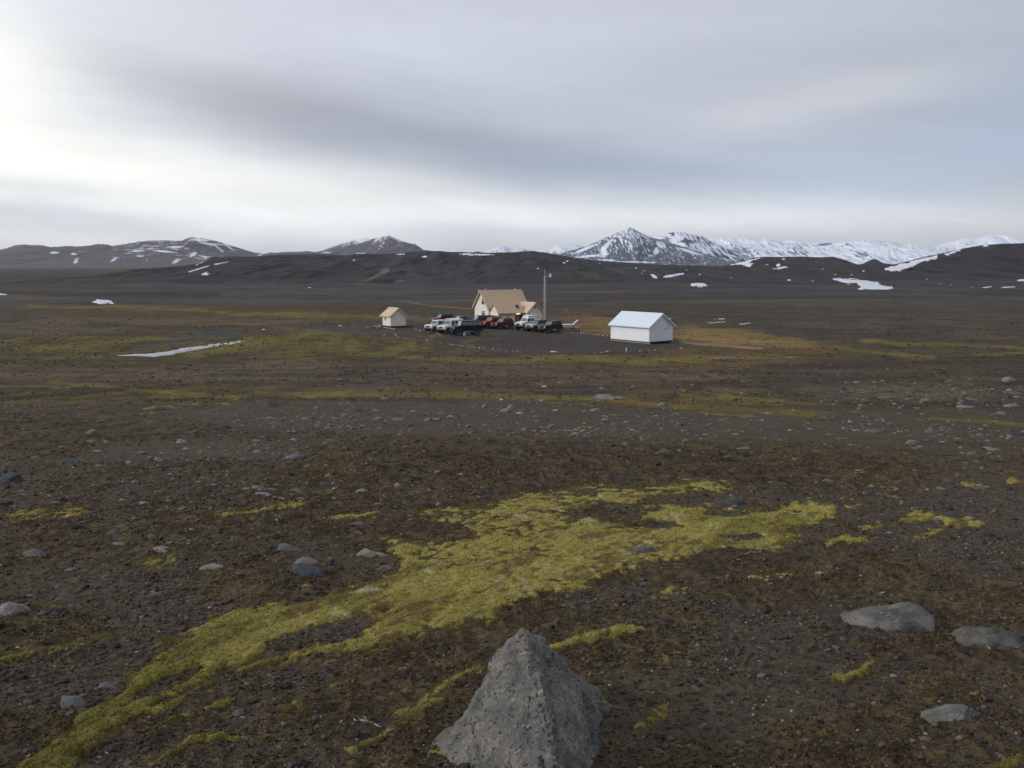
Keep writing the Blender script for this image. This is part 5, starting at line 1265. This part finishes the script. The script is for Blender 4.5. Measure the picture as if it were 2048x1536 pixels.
def box_part(name, parent, mat, *b, bev=0.02, seg=1):
    bm = bmesh.new(); add_box(bm, *b)
    if bev: bevel(bm, bev, seg)
    return bm_obj(name, bm, mat, parent)

def car(name, label, cat, px, py, a, L, W, zb, belt, roof, xc, cowl, hoodz, ws, xr, rs, paint_m, top_m=None, r=0.46, wf=0.31, wr=0.30, sides=((0.04, 0.33), (0.37, 0.66), (0.70, 0.97)), rack=False, bed=False, high=False,
        spare=False, flare=None, step=True, bull=True, lightbar=False, push=0.9, stripe=None, glass=None):
    glass = glass or M_GLASS
    x, y, z = at(px, py)
    yc = y + push; xx = x * yc / y
    zz = float(H(np.array([xx]), np.array([yc]))[0])
    t = thing(name, label, cat, (xx, yc, zz), math.pi + R(a), 'cars parked in the yard')
    flare = flare or M_BLACK; top_m = top_m or paint_m
    h = L / 2; hw = W / 2
    xf, xb = h - wf * L * 0.62, -h + wr * L * 0.72
    ra = r * 1.12; zc = r
    def arch(x0):
        pts = []
        for k in range(9):
            th = math.pi * k / 8
            zz_ = zc + ra * math.sin(th)
            pts.append((x0 - ra * math.cos(th), max(zz_, zb)))
        return pts
    poly = [(-h, zb + 0.1)] + [(-h + 0.02, zb)] + arch(xb) + arch(xf) + [(h - 0.04, zb), (h, zb + 0.12), (h, hoodz - 0.16), (h - 0.10, hoodz - 0.03), (h - 0.35, hoodz), (xc + 0.05, cowl), (xc, belt), (-h + 0.04, belt), (-h, belt - 0.08)]
    bm = bmesh.new()
    add_prism(bm, [(p, -hw, q) for p, q in poly], (0, W, 0))
    ed = [e for e in bm.edges if abs((e.verts[0].co - e.verts[1].co).y) < 1e-5 and min(e.verts[0].co.z, e.verts[1].co.z) > zc + ra + 0.02]
    bmesh.ops.bevel(bm, geom=ed, offset=0.05, segments=2, profile=0.6, affect='EDGES', clamp_overlap=True)
    bm_obj('body', bm, paint_m, t)
    # cabin
    b0, b1 = (xr, xc - 0.02), (xr + rs, xc - ws)
    y0, y1 = hw * 0.955, hw * 0.80
    def P(s, q, side):
        xa = b0[0] + (b1[0] - b0[0]) * q; xb_ = b0[1] + (b1[1] - b0[1]) * q
        return Vector((xa + (xb_ - xa) * s, side * (y0 + (y1 - y0) * q), belt - 0.01 + (roof - belt) * q))
    bm = bmesh.new()
    vb = [bm.verts.new(P(s, q, sd)) for q in (0, 1) for s, sd in ((0, -1), (1, -1), (1, 1), (0, 1))]
    for f in ((0, 3, 2, 1), (4, 5, 6, 7), (0, 1, 5, 4), (1, 2, 6, 5), (2, 3, 7, 6), (3, 0, 4, 7)): bm.faces.new([vb[i] for i in f])
    bevel(bm, 0.06, 3)
    bm_obj('cabin', bm, top_m, t)
    tq = 0.80 if not high else 0.66
    for sd in (-1, 1):
        nrm_ = (P(1, 0, sd) - P(0, 0, sd)).cross(P(0, 1, sd) - P(0, 0, sd)).normalized()
        if nrm_.y * sd < 0: nrm_ = -nrm_
        for s0, s1 in sides:
            bm = bmesh.new()
            add_prism(bm, [P(s0, 0.14, sd), P(s1, 0.14, sd), P(s1, tq, sd), P(s0, tq, sd)], nrm_ * 0.012)
            bm_obj('window', bm, glass, t)
        # mirrors, lamps, steps, arches
        box_part('mirror', t, M_BLACK, xc - 0.42, xc - 0.26, sd * (hw + 0.12) - 0.10, sd * (hw + 0.12) + 0.10, belt + 0.02, belt + 0.24)
        box_part('headlight', t, M_LIGHT, h - 0.02, h + 0.025, sd * hw * 0.72 - 0.15, sd * hw * 0.72 + 0.15, hoodz - 0.38, hoodz - 0.15)
        box_part('tail_light', t, M_TAIL, -h - 0.02, -h + 0.02, sd * hw * 0.86 - 0.09, sd * hw * 0.86 + 0.09, belt - 0.5, belt - 0.15)
        if step: box_part('side_step', t, M_STEEL, xb + ra + 0.08, xf - ra - 0.08, sd * (hw + 0.08) - 0.09, sd * (hw + 0.08) + 0.09, zb - 0.1, zb - 0.03)
        for x0 in (xf, xb):
            bm = bmesh.new(); outer = []; inn = []
            for k in range(11):
                th = math.pi * k / 10
                outer.append((x0 - (ra + 0.12) * math.cos(th), zc + (ra + 0.12) * math.sin(th))); inn.append((x0 - ra * math.cos(th), zc + ra * math.sin(th)))
            for k in range(10):
                q4 = [outer[k], outer[k + 1], inn[k + 1], inn[k]]
                add_prism(bm, [(p, sd * (hw - 0.02), q) for p, q in q4], (0, sd * 0.16, 0))
            bmesh.ops.remove_doubles(bm, verts=bm.verts, dist=0.001)
            bm_obj('fender_flare', bm, flare, t)
            add_wheel(t, (x0, sd * (hw - 0.04), zc), r)
    def cross(pts_s, q0, q1, nm, front):
        s = 1 if front else 0
        pa, pb, pc, pd = P(s, q0, -1), P(s, q0, 1), P(s, q1, 1), P(s, q1, -1)
        for v in (pa, pd): v.y *= 0.88
        for v in (pb, pc): v.y *= 0.88
        n = (pb - pa).cross(pd - pa).normalized()
        if (n.x > 0) != front: n = -n
        bm = bmesh.new(); add_prism(bm, [pa, pb, pc, pd], n * 0.012); bm_obj(nm, bm, M_SCREEN if front else M_GLASS, t)
    cross(None, 0.10, 0.88 if not high else 0.72, 'windshield', True); cross(None, 0.16, 0.8 if not high else 0.66, 'rear_window', False)
    box_part('bumper', t, M_BLACK if bull else M_STEEL, h + 0.01, h + 0.22, -hw * 0.98, hw * 0.98, zb - 0.02, zb + 0.24)
    box_part('rear_bumper', t, M_BLACK, -h - 0.18, -h - 0.01, -hw * 0.96, hw * 0.96, zb, zb + 0.2)
    box_part('grille', t, M_BLACK, h - 0.02, h + 0.015, -hw * 0.48, hw * 0.48, hoodz - 0.40, hoodz - 0.14, bev=0.008)
    box_part('underbody', t, M_BLACK, -h * 0.85, h * 0.85, -hw * 0.62, hw * 0.62, zb - 0.16, zb + 0.1, bev=0.03)
    for x0 in (xf, xb):
        bm = bmesh.new(); add_tube(bm, (x0, -hw + 0.1, zc), (x0, hw - 0.1, zc), 0.07, 10); bm_obj('axle', bm, M_BLACK, t)
    if bull:
        bm = bmesh.new()
        for zq in (zb + 0.3, zb + 0.52): add_tube(bm, (h + 0.2, -hw * 0.55, zq), (h + 0.2, hw * 0.55, zq), 0.03, 8)
        for yq in (-hw * 0.5, hw * 0.5): add_tube(bm, (h + 0.2, yq, zb + 0.2), (h + 0.2, yq, zb + 0.56), 0.03, 8)
        bm_obj('bull_bar', bm, M_BLACK, t)
    if rack:
        bm = bmesh.new(); zr = roof + 0.14
        for yq in (-y1 * 0.95, y1 * 0.95):
            add_tube(bm, (b1[0] + 0.1, yq, zr), (b1[1] - 0.1, yq, zr), 0.025, 6)
            for xq in (b1[0] + 0.2, (b1[0] + b1[1]) / 2, b1[1] - 0.2): add_tube(bm, (xq, yq, roof - 0.03), (xq, yq, zr), 0.02, 6)
        for k in range(7):
            xq = b1[0] + 0.1 + (b1[1] - b1[0] - 0.2) * k / 6; add_tube(bm, (xq, -y1 * 0.95, zr), (xq, y1 * 0.95, zr), 0.018, 6)
        bm_obj('roof_rack', bm, M_BLACK if rack is True else rack, t)
    if high:
        bm = bmesh.new(); add_box(bm, b1[0] + 0.05, b1[1] - 0.1, -y1 * 0.98, y1 * 0.98, roof - 0.02, roof + 0.26); bevel(bm, 0.12, 3); bm_obj('raised_roof', bm, top_m, t, True)
    if lightbar:
        for k in range(4):
            yq = -0.45 + 0.3 * k; box_part('roof_light', t, M_LIGHT, b1[1] - 0.22, b1[1] - 0.12, yq - 0.09, yq + 0.09, roof + 0.03, roof + 0.2)
    if spare:
        wq = add_wheel(t, (-h - 0.2, 0.15, belt - 0.25), r * 0.92); wq.rotation_euler = (0, 0, math.pi / 2); wq.name = 'spare_wheel'
    if bed:
        bm = bmesh.new()
        for yq in (-hw * 0.93, hw * 0.93): add_box(bm, -h + 0.05, xr - 0.05, yq - 0.05, yq + 0.05, belt - 0.005, belt + 0.16)
        add_box(bm, -h + 0.03, -h + 0.1, -hw * 0.86, hw * 0.86, belt - 0.006, belt + 0.16)
        bm_obj('bed_rail', bm, paint_m, t)
        box_part('bed_liner', t, M_BLACK, -h + 0.12, xr - 0.07, -hw * 0.85, hw * 0.85, belt - 0.004, belt + 0.04, bev=0)
    if stripe is not None:
        for sd in (-1, 1): box_part('side_stripe', t, stripe, -h * 0.55, h * 0.3, sd * (hw + 0.004) - 0.004, sd * (hw + 0.004) + 0.004, belt - 0.34, belt - 0.2, bev=0)
    return t

def cpaint(n, c, rough=0.4):
    m = paint(n, c, rough, 0.0, 0.05, 0.3, 2.5, tuple(0.6 * v + 0.04 for v in c)); m.node_tree.nodes['Principled BSDF'].inputs['Specular IOR Level'].default_value = 0.22
    return m
P_WHITE = cpaint('car_white', (0.72, 0.73, 0.74)); P_NAVY = cpaint('car_navy', (0.008, 0.014, 0.025)); P_RED = cpaint('car_red', (0.28, 0.018, 0.02)); P_DRED = cpaint('car_dark_red', (0.14, 0.012, 0.014)); P_MAROON = cpaint('car_maroon', (0.075, 0.01, 0.014))
P_BLUE = cpaint('car_blue', (0.03, 0.06, 0.26)); P_GREEN = cpaint('car_black_green', (0.018, 0.026, 0.024)); P_SILVER = cpaint('car_silver', (0.46, 0.47, 0.47)); P_DARK = cpaint('car_dark_grey', (0.03, 0.03, 0.034))

# near trio
car('off_road_car', 'boxy white short four wheel drive nearest the tiny hut', 'car', 873, 664.5, 47, 4.0, 1.85, 0.62, 1.38, 2.12, 0.55, 1.42, 1.36, 0.16, -1.96, 0.06, P_WHITE, None, 0.46, 0.30, 0.30, ((0.05, 0.45), (0.52, 0.92)), spare=True, bull=True)
car('off_road_car', 'tall boxy white long four wheel drive between the short white one and the navy one', 'car', 902, 667.5, 47, 4.7, 1.95, 0.68, 1.48, 2.40, 0.85, 1.50, 1.44, 0.18, -2.30, 0.08, P_WHITE, None, 0.5, 0.29, 0.29, ((0.04, 0.40), (0.46, 0.68), (0.74, 0.95)), rack=M_STEEL, spare=True)
car('off_road_van', 'big dark navy van on huge tyres, closest of all the cars', 'van', 933.5, 671, 22, 5.0, 2.05, 0.78, 1.60, 2.50, 1.45, 1.62, 1.56, 0.42, -2.44, 0.10, P_NAVY, None, 0.56, 0.28, 0.30, ((0.03, 0.22), (0.25, 0.44), (0.47, 0.66), (0.70, 0.95)), glass=M_SCREEN)
# back row by the house
car('off_road_car', 'red four wheel drive with dark cabin and roof rack, farthest back by the mossy bank', 'car', 884, 650.5, 30, 4.6, 1.9, 0.66, 1.42, 2.15, 0.80, 1.46, 1.38, 0.5, -2.2, 0.15, P_RED, P_DARK, 0.46, rack=True, push=1.0)
car('pickup_truck', 'blue pickup with a pale bonnet and an open bed, behind the white cars', 'pickup truck', 922, 655, 24, 5.4, 2.0, 0.72, 1.44, 2.18, 1.15, 1.48, 1.42, 0.75, -0.95, 0.22, P_BLUE, None, 0.5, sides=((0.08, 0.5), (0.56, 0.94)), bed=True, push=1.0)
car('off_road_van', 'long dark maroon wagon with a grey windscreen in front of the house gable', 'van', 961, 656.5, 22, 5.2, 2.0, 0.72, 1.50, 2.28, 1.25, 1.54, 1.44, 0.72, -2.45, 0.2, P_MAROON, P_DARK, 0.5, sides=((0.04, 0.32), (0.36, 0.64), (0.68, 0.96)), push=3.0)
car('off_road_car', 'bright red four wheel drive with a roof rack, facing the yard', 'car', 983, 657, 40, 4.5, 1.9, 0.68, 1.42, 2.12, 0.75, 1.45, 1.38, 0.5, -2.15, 0.18, P_RED, None, 0.48, rack=True, push=0.8)
car('off_road_car', 'dark red rounded four wheel drive with black cabin sides, next to the bright red one', 'car', 1005, 658, 42, 4.3, 1.85, 0.62, 1.30, 1.98, 0.70, 1.34, 1.26, 0.62, -2.05, 0.28, P_DRED, None, 0.46, push=0.6)
# trio in front of the door wing
car('off_road_van', 'white high roofed off road van parked before the house door', 'van', 1054, 660.5, 42, 4.5, 1.95, 0.74, 1.56, 2.42, 0.95, 1.58, 1.44, 0.55, -2.15, 0.22, P_WHITE, None, 0.5, sides=((0.05, 0.34), (0.38, 0.64), (0.69, 0.95)), high=True, push=1.0)
car('off_road_car', 'silver fronted four wheel drive between the white van and the dark green car', 'car', 1074, 663.5, 44, 4.3, 1.85, 0.66, 1.36, 2.02, 0.72, 1.40, 1.33, 0.45, -2.05, 0.15, P_SILVER, P_DARK, 0.48, push=1.2, lightbar=True)
car('off_road_car', 'blackish green four wheel drive at the end of the row next to the planks', 'car', 1101, 665.5, 42, 4.3, 1.85, 0.66, 1.36, 2.06, 0.72, 1.40, 1.33, 0.58, -2.05, 0.22, P_GREEN, None, 0.5, push=0.6)

# blue canister
x, y, z = at(929, 671.5)
cn = thing('canister', 'light blue canister standing beside the front wheel of the navy van', 'canister', (x, y - 0.15, z), 0.3)
M_BLUEP = paint('blue_plastic', (0.30, 0.55, 0.80), 0.4, 0, 0, 0.1, 5)
bm = bmesh.new(); add_box(bm, -0.19, 0.19, -0.14, 0.14, 0, 0.42); bevel(bm, 0.05, 3); bm_obj('body', bm, M_BLUEP, cn, True)
bm = bmesh.new(); add_tube(bm, (-0.1, 0, 0.50), (0.06, 0, 0.50), 0.022, 8); add_tube(bm, (-0.1, 0, 0.41), (-0.1, 0, 0.51), 0.022, 8); add_tube(bm, (0.06, 0, 0.41), (0.06, 0, 0.51), 0.022, 8); bm_obj('handle', bm, M_BLUEP, cn)
bm = bmesh.new(); add_tube(bm, (0.13, 0, 0.41), (0.13, 0, 0.48), 0.04, 10); bm_obj('cap', bm, M_WHITE, cn)

# radio mast
mx0, my0 = (1088.6 - CX) / F * 181.0, 181.0
mz0 = float(H(np.array([mx0]), np.array([my0]))[0])
M_MAST = paint('light_grey_paint', (0.62, 0.63, 0.64), 0.6, 0, 0, 0.15, 4)
mast = thing('radio_mast', 'slender lattice radio mast with a small dish beside the house', 'mast', (mx0, my0, mz0), 0.2)
HM = CAMZ - float(row_tan(553)) * my0 - mz0; HA = CAMZ - float(row_tan(538.5)) * my0 - mz0
legs = [(0.17 * math.cos(k * 2 * math.pi / 3), 0.17 * math.sin(k * 2 * math.pi / 3)) for k in range(3)]
for lx, ly in legs:
    bm = bmesh.new(); add_tube(bm, (lx, ly, -0.1), (lx * 0.8, ly * 0.8, HM), 0.026, 8); bm_obj('leg', bm, M_MAST, mast)
bm = bmesh.new(); nb_ = 22
for k in range(nb_):
    z0 = HM * k / nb_; z1 = HM * (k + 1) / nb_
    for i in range(3):
        (ax, ay), (bx_, by_) = legs[i], legs[(i + 1) % 3]
        s0 = 1 - 0.2 * k / nb_; s1 = 1 - 0.2 * (k + 1) / nb_
        add_tube(bm, (ax * s0, ay * s0, z0), (bx_ * s1, by_ * s1, z1), 0.012, 5); add_tube(bm, (ax * s0, ay * s0, z0), (bx_ * s0, by_ * s0, z0), 0.010, 5)
bm_obj('lattice', bm, M_MAST, mast)
bm = bmesh.new(); add_tube(bm, (0.05, 0, HM - 0.3), (0.05, 0, HA), 0.04, 8, 0.02); bm_obj('antenna', bm, M_MAST, mast)
bm = bmesh.new(); add_tube(bm, (0.36, 0.1, 0.2), (0.32, 0.1, HM - 0.6), 0.018, 6); 
for k in range(5): add_tube(bm, (0.1, 0, 1 + k * 1.7), (0.35, 0.1, 1 + k * 1.7), 0.015, 5)
bm_obj('cable_pipe', bm, M_MAST, mast)
bm = bmesh.new(); add_tube(bm, (0.1, 0, HM - 0.1), (0.95, -0.1, HM + 0.12), 0.03, 6); bm_obj('dish_arm', bm, M_MAST, mast)
bm = bmesh.new(); rr = []
dm = Matrix.Translation((1.05, -0.2, HM + 0.16)) @ Matrix.Rotation(R(35), 4, 'Z') @ Matrix.Rotation(R(78), 4, 'X')
for k in range(6):
    rad = 0.44 * k / 5 + 0.001; rr.append([bm.verts.new(dm @ Vector((rad * math.cos(2 * math.pi * i / 20), rad * math.sin(2 * math.pi * i / 20), 0.55 * rad * rad))) for i in range(20)])
for p, q in zip(rr, rr[1:]):
    for i in range(20): bm.faces.new((p[i], p[(i + 1) % 20], q[(i + 1) % 20], q[i]))
bmesh.ops.solidify(bm, geom=list(bm.faces), thickness=0.02)
add_tube(bm, dm @ Vector((0, 0, 0.02)), dm @ Vector((0, 0, 0.3)), 0.03, 8)
bm_obj('dish', bm, M_WHITE, mast, True)
def pole(px, py, top, r, mat, label, name='pole', dist=None, dx=0.0, cat='pole'):
    if dist is None: x, y, z = at(px, py)
    else:
        y = dist; x = (px - CX) / F * dist; z = float(H(np.array([x]), np.array([y]))[0])
    zt = CAMZ - float(row_tan(top)) * y
    bm = bmesh.new(); add_tube(bm, (0, 0, -0.1), (dx / F * y, 0, zt - z), r, 8, r * 0.8); bevel(bm, r * 0.15, 1)
    o = bm_obj(name, bm, mat, None, True); o.location = (x, y, z)
    return tag(o, label, cat)
pole(957.5, 640, 577.5, 0.06, M_STEEL, 'thin pale flagpole behind the gable of the big cream house', 'flagpole', 189.0, cat='flagpole')
pole(1145, 641, 619, 0.05, M_WOOD, 'thin wooden pole leaning over behind the tilted pale platform', dx=-13)
pole(1252.5, 704, 695.5, 0.07, M_WHITE, 'single white marker post at the yard edge in front of the white shed', 'marker_post', cat='post')
pole(1215.5, 705.5, 701, 0.06, M_WHITE, 'short white stub post beside pale stones at the edge of the yard', 'marker_post', cat='post')
pole(846, 667.5, 659, 0.035, M_WOODD, 'thin dark stake near the short white four wheel drive', 'marker_post', cat='post')

# pale edging stones of the yard
M_EDGE = rock_mat('whitewashed_stone', (0.37, 0.34, 0.30), (0.48, 0.45, 0.40), 6.0, 0.15)
edge = [with_mat(stone_mesh(2600 + k * 5, 2, 6, 0.12), M_EDGE) for k in range(4)]
Z1 = [(1015, 864), (1040, 868), (1055, 870), (1085, 874), (1120, 878), (1150, 882), (1215, 888), (1245, 892), (1270, 897), (1320, 902), (1350, 906), (1380, 907), (1465, 918), (1525, 922), (1600, 932), (1670, 942), (1710, 947), (1745, 948), (925, 850), (790, 832), (570, 810)]
for i, (a, b) in enumerate(Z1):
    place_stone(700 + a / 5.12, 520 + b / 5.12 + 0.4, 2.9 + 0.9 * math.sin(i * 1.7), 2.6, None, 'whitish stone in the dotted row along the near edge of the yard', 'edging_stone', 'stone', 'edging stones along the near edge of the yard', edge[i % 4], i)
Z2 = [(625, 977), (655, 974), (770, 970), (965, 957), (1040, 954), (1075, 950), (1090, 947), (1435, 940), (1525, 934), (1585, 934)]
for i, (a, b) in enumerate(Z2):
    place_stone(1000 + a / 5.12, 520 + b / 5.12 + 0.4, 2.8 + 0.8 * math.sin(i * 2.1), 2.4, None, 'whitish stone in the loose line between the yard and the orange heath', 'edging_stone', 'stone', 'edging stones before the white shed', edge[(i + 1) % 4], i)
Z3 = [(640, 737), (660, 740), (690, 742), (735, 745), (760, 747), (795, 747), (830, 748), (885, 754), (920, 759), (960, 764), (1010, 770), (1055, 775), (1100, 779), (980, 767), (860, 752)]
for i, (a, b) in enumerate(Z3):
    place_stone(1000 + a / 5.12, 520 + b / 5.12 + 0.4, 2.9 + 1.0 * math.sin(i * 1.3), 2.6, None, 'whitish stone in the close row between the planks and the white shed', 'edging_stone', 'stone', 'edging stones towards the white shed', edge[(i + 2) % 4], i)
for i, (px, py) in enumerate([(831.7, 659), (839.5, 661.8), (768, 671), (791.6, 671), (797, 676), (857, 664.5), (875, 668), (880, 669.5)]):
    place_stone(px, py, 4.2, 2.8, None, 'loose whitish stone on the ground between the tiny hut and the white cars', 'edging_stone', 'stone', 'loose stones by the tiny hut', edge[i % 4], i)
place_stone(527, 661.5, 7, 3.5, None, 'pale stone alone beside the gravel road on the plain', 'stone', 'stone', None, edge[1], 5)
place_stone(680.5, 652.5, 9, 3.5, None, 'pale flat stone on the gravel road before the tiny hut', 'stone', 'stone', None, edge[2], 6)
place_stone(1107, 704.8, 16, 2.2, None, 'whitish flat flake lying in the yard near its edge', 'stone', 'stone', None, edge[3], 7)
place_stone(1362, 697.2, 5, 2.8, None, 'pale stone on the orange heath past the white shed', 'stone', 'stone', None, edge[0], 8)

# ------------------------------------------------------------------ camera
cam = bpy.data.cameras.new('camera'); co = link(bpy.data.objects.new('camera', cam))
co.location = (0, 0, CAMZ); co.rotation_euler = (math.pi / 2 - PITCH, 0, 0)
cam.sensor_width = 36.0; cam.lens = 36.0 * F / 2048.0; cam.clip_start = 0.05; cam.clip_end = 90000
scene.camera = co

# ------------------------------------------------------------------ daylight: overcast sky with a bright gap low on one side
HAZE = 2.2e-5
SUN_AZ, SUN_EL = -100.0, 22.0
world = bpy.data.worlds.new('World'); scene.world = world; world.use_nodes = True
nt = world.node_tree; nt.nodes.clear()
out = N(nt, 'ShaderNodeOutputWorld')
sky = N(nt, 'ShaderNodeTexSky', sky_type='NISHITA'); sky.sun_disc = False; sky.sun_elevation = R(SUN_EL); sky.sun_rotation = R(SUN_AZ) % (2 * math.pi)
bg1 = N(nt, 'ShaderNodeBackground'); bg1.inputs['Strength'].default_value = 0.08; nt.links.new(sky.outputs['Color'], bg1.inputs['Color'])
tc = N(nt, 'ShaderNodeTexCoord')
sepn = N(nt, 'ShaderNodeSeparateXYZ'); nrmn = N(nt, 'ShaderNodeVectorMath', operation='NORMALIZE')
nt.links.new(tc.outputs['Generated'], nrmn.inputs[0]); nt.links.new(nrmn.outputs[0], sepn.inputs[0])
def mth(op, a, b=None, c=None, clamp=False):
    n = N(nt, 'ShaderNodeMath', operation=op); n.use_clamp = clamp
    for i, v in enumerate((a, b, c)):
        if v is None: continue
        if isinstance(v, (int, float)): n.inputs[i].default_value = v
        else: nt.links.new(v, n.inputs[i])
    return n.outputs[0]
dxo, dyo, dzo = sepn.outputs[0], sepn.outputs[1], sepn.outputs[2]
AZ = mth('MULTIPLY', mth('ARCTAN2', dxo, dyo), 180 / math.pi); EL = mth('MULTIPLY', mth('ARCSINE', dzo), 180 / math.pi)
# soft warping so that no cloud edge is a clean curve
cmb = N(nt, 'ShaderNodeCombineXYZ'); nt.links.new(mth('MULTIPLY', AZ, 0.045), cmb.inputs[0]); nt.links.new(mth('MULTIPLY', EL, 0.15), cmb.inputs[1])
wn = N(nt, 'ShaderNodeTexNoise'); wn.inputs['Scale'].default_value = 1.0; wn.inputs['Detail'].default_value = 5; wn.inputs['Roughness'].default_value = 0.5; nt.links.new(cmb.outputs[0], wn.inputs['Vector'])
cmb2 = N(nt, 'ShaderNodeCombineXYZ'); nt.links.new(mth('MULTIPLY', AZ, 0.07), cmb2.inputs[0]); nt.links.new(mth('MULTIPLY', mth('ADD', EL, mth('MULTIPLY', AZ, 0.10)), 0.55), cmb2.inputs[1])
sn = N(nt, 'ShaderNodeTexNoise'); sn.inputs['Scale'].default_value = 1.0; sn.inputs['Detail'].default_value = 6; sn.inputs['Roughness'].default_value = 0.55; nt.links.new(cmb2.outputs[0], sn.inputs['Vector'])
warp = mth('SUBTRACT', wn.outputs['Fac'], 0.5)
AZw = mth('ADD', AZ, mth('MULTIPLY', warp, 9.0)); ELw = mth('ADD', EL, mth('MULTIPLY', warp, 3.0))
def cloud(px, py, sx, sy, slope, amp):
    """amp (r,g,b) of a soft streak centred where the photograph shows it"""
    a0 = math.degrees(math.atan((px - CX) / F)); e0 = math.degrees(PITCH) * 1.0 - (math.degrees(math.atan((py - CY) / F)) + 2 * math.degrees(PITCH)); 
    da = mth('SUBTRACT', AZw, a0); de = mth('SUBTRACT', mth('SUBTRACT', ELw, e0), mth('MULTIPLY', da, -slope))
    qa = mth('MULTIPLY', da, 1 / (sx / 31.0)); qe = mth('MULTIPLY', de, 1 / (sy / 31.0))
    g = mth('EXPONENT', mth('MULTIPLY', mth('ADD', mth('MULTIPLY', qa, qa), mth('MULTIPLY', qe, qe)), -1.0))
    v = N(nt, 'ShaderNodeVectorMath', operation='SCALE'); v.inputs[0].default_value = amp; nt.links.new(g, v.inputs['Scale'])
    return v.outputs[0]
CLOUDS = [
    (-40, 190, 150, 130, 0.0, (0.30, 0.29, 0.22)), (-260, 200, 460, 320, 0.0, (0.16, 0.14, 0.07)),
    (330, 345, 460, 50, 0.07, (0.36, 0.34, 0.24)), (620, 425, 700, 50, 0.02, (0.22, 0.22, 0.16)),
    (540, 222, 330, 56, 0.10, (-0.11, -0.12, -0.135)), (900, 295, 380, 58, 0.11, (-0.13, -0.13, -0.135)), (1200, 330, 300, 38, 0.03, (-0.07, -0.05, -0.02)),
    (1750, 345, 520, 62, -0.02, (0.0, 0.045, 0.10)), (1640, 220, 230, 38, -0.10, (0.15, 0.14, 0.11)), (2100, 240, 240, 120, 0.0, (-0.05, -0.01, 0.04)),
    (1500, 448, 900, 46, 0.0, (0.34, 0.34, 0.32)), (60, 428, 240, 16, 0.05, (-0.13, -0.12, -0.08)), (150, 385, 170, 14, 0.06, (-0.07, -0.06, -0.05)),
    (900, 50, 1000, 100, 0.0, (0.09, 0.09, 0.09)), (150, 480, 400, 18, 0.0, (0.10, 0.10, 0.06)), (1000, 470, 200, 14, 0.0, (-0.06, -0.05, -0.03)),
]
tot = None
BASE = (0.565, 0.600, 0.690)
for cl in CLOUDS:
    o_ = cloud(*cl)
    if tot is None:
        ad = N(nt, 'ShaderNodeVectorMath', operation='ADD'); ad.inputs[0].default_value = BASE; nt.links.new(o_, ad.inputs[1])
    else:
        ad = N(nt, 'ShaderNodeVectorMath', operation='ADD'); nt.links.new(tot, ad.inputs[0]); nt.links.new(o_, ad.inputs[1])
    tot = ad.outputs[0]
# streaky texture, strongest low down
stv = mth('ADD', 1.0, mth('MULTIPLY', mth('SUBTRACT', sn.outputs['Fac'], 0.5), mth('ADD', 0.13, mth('MULTIPLY', mth('EXPONENT', mth('MULTIPLY', mth('ABSOLUTE', EL), -0.14)), 0.42)))); stw = mth('MULTIPLY', mth('ADD', stv, mth('MULTIPLY', warp, 0.15)), mth('SUBTRACT', 1.0, mth('MULTIPLY', dxo, 0.30)))
sc_ = N(nt, 'ShaderNodeVectorMath', operation='SCALE'); nt.links.new(tot, sc_.inputs[0]); nt.links.new(stw, sc_.inputs['Scale'])
bg2 = N(nt, 'ShaderNodeBackground'); bg2.inputs['Strength'].default_value = 1.0; nt.links.new(sc_.outputs[0], bg2.inputs['Color'])
mxs = N(nt, 'ShaderNodeMixShader'); mxs.inputs['Fac'].default_value = 0.93
nt.links.new(bg1.outputs[0], mxs.inputs[1]); nt.links.new(bg2.outputs[0], mxs.inputs[2]); nt.links.new(mxs.outputs[0], out.inputs['Surface'])

sun = bpy.data.lights.new('sun', 'SUN'); sun.energy = 1.75; sun.angle = R(16); sun.color = (1.0, 0.95, 0.88)
so = link(bpy.data.objects.new('sun', sun))
sd_ = Vector((math.sin(R(SUN_AZ)) * math.cos(R(SUN_EL)), math.cos(R(SUN_AZ)) * math.cos(R(SUN_EL)), math.sin(R(SUN_EL))))
so.rotation_euler = sd_.to_track_quat('Z', 'Y').to_euler(); so.location = sd_ * 100

# ------------------------------------------------------------------ thin haze over the whole plain
if HAZE:
    bm = bmesh.new(); add_box(bm, -16500, 16500, -5000, 16500, -60, 620)
    hm_ = bpy.data.materials.new('pale_haze'); hm_.use_nodes = True; hn = hm_.node_tree; hn.nodes.clear()
    ho = hn.nodes.new('ShaderNodeOutputMaterial'); hv = hn.nodes.new('ShaderNodeVolumePrincipled')
    hv.inputs['Color'].default_value = (0.93, 0.95, 1.0, 1); hv.inputs['Density'].default_value = HAZE; hv.inputs['Anisotropy'].default_value = 0.0
    hn.links.new(hv.outputs[0], ho.inputs['Volume'])
    o = bm_obj('haze', bm, hm_); o['kind'] = 'stuff'; o['label'] = 'thin pale air veiling the far mountains'

scene.render.engine = 'CYCLES'
scene.view_settings.view_transform = 'Standard'; scene.view_settings.look = 'None'; scene.view_settings.exposure = 0.0; scene.view_settings.gamma = 1.0
scene.cycles.use_denoising = True; scene.cycles.max_bounces = 5; scene.cycles.diffuse_bounces = 3; scene.cycles.glossy_bounces = 2; scene.cycles.transparent_max_bounces = 4
scene.cycles.use_adaptive_sampling = True; scene.cycles.adaptive_threshold = 0.012
scene.cycles.sample_clamp_indirect = 4
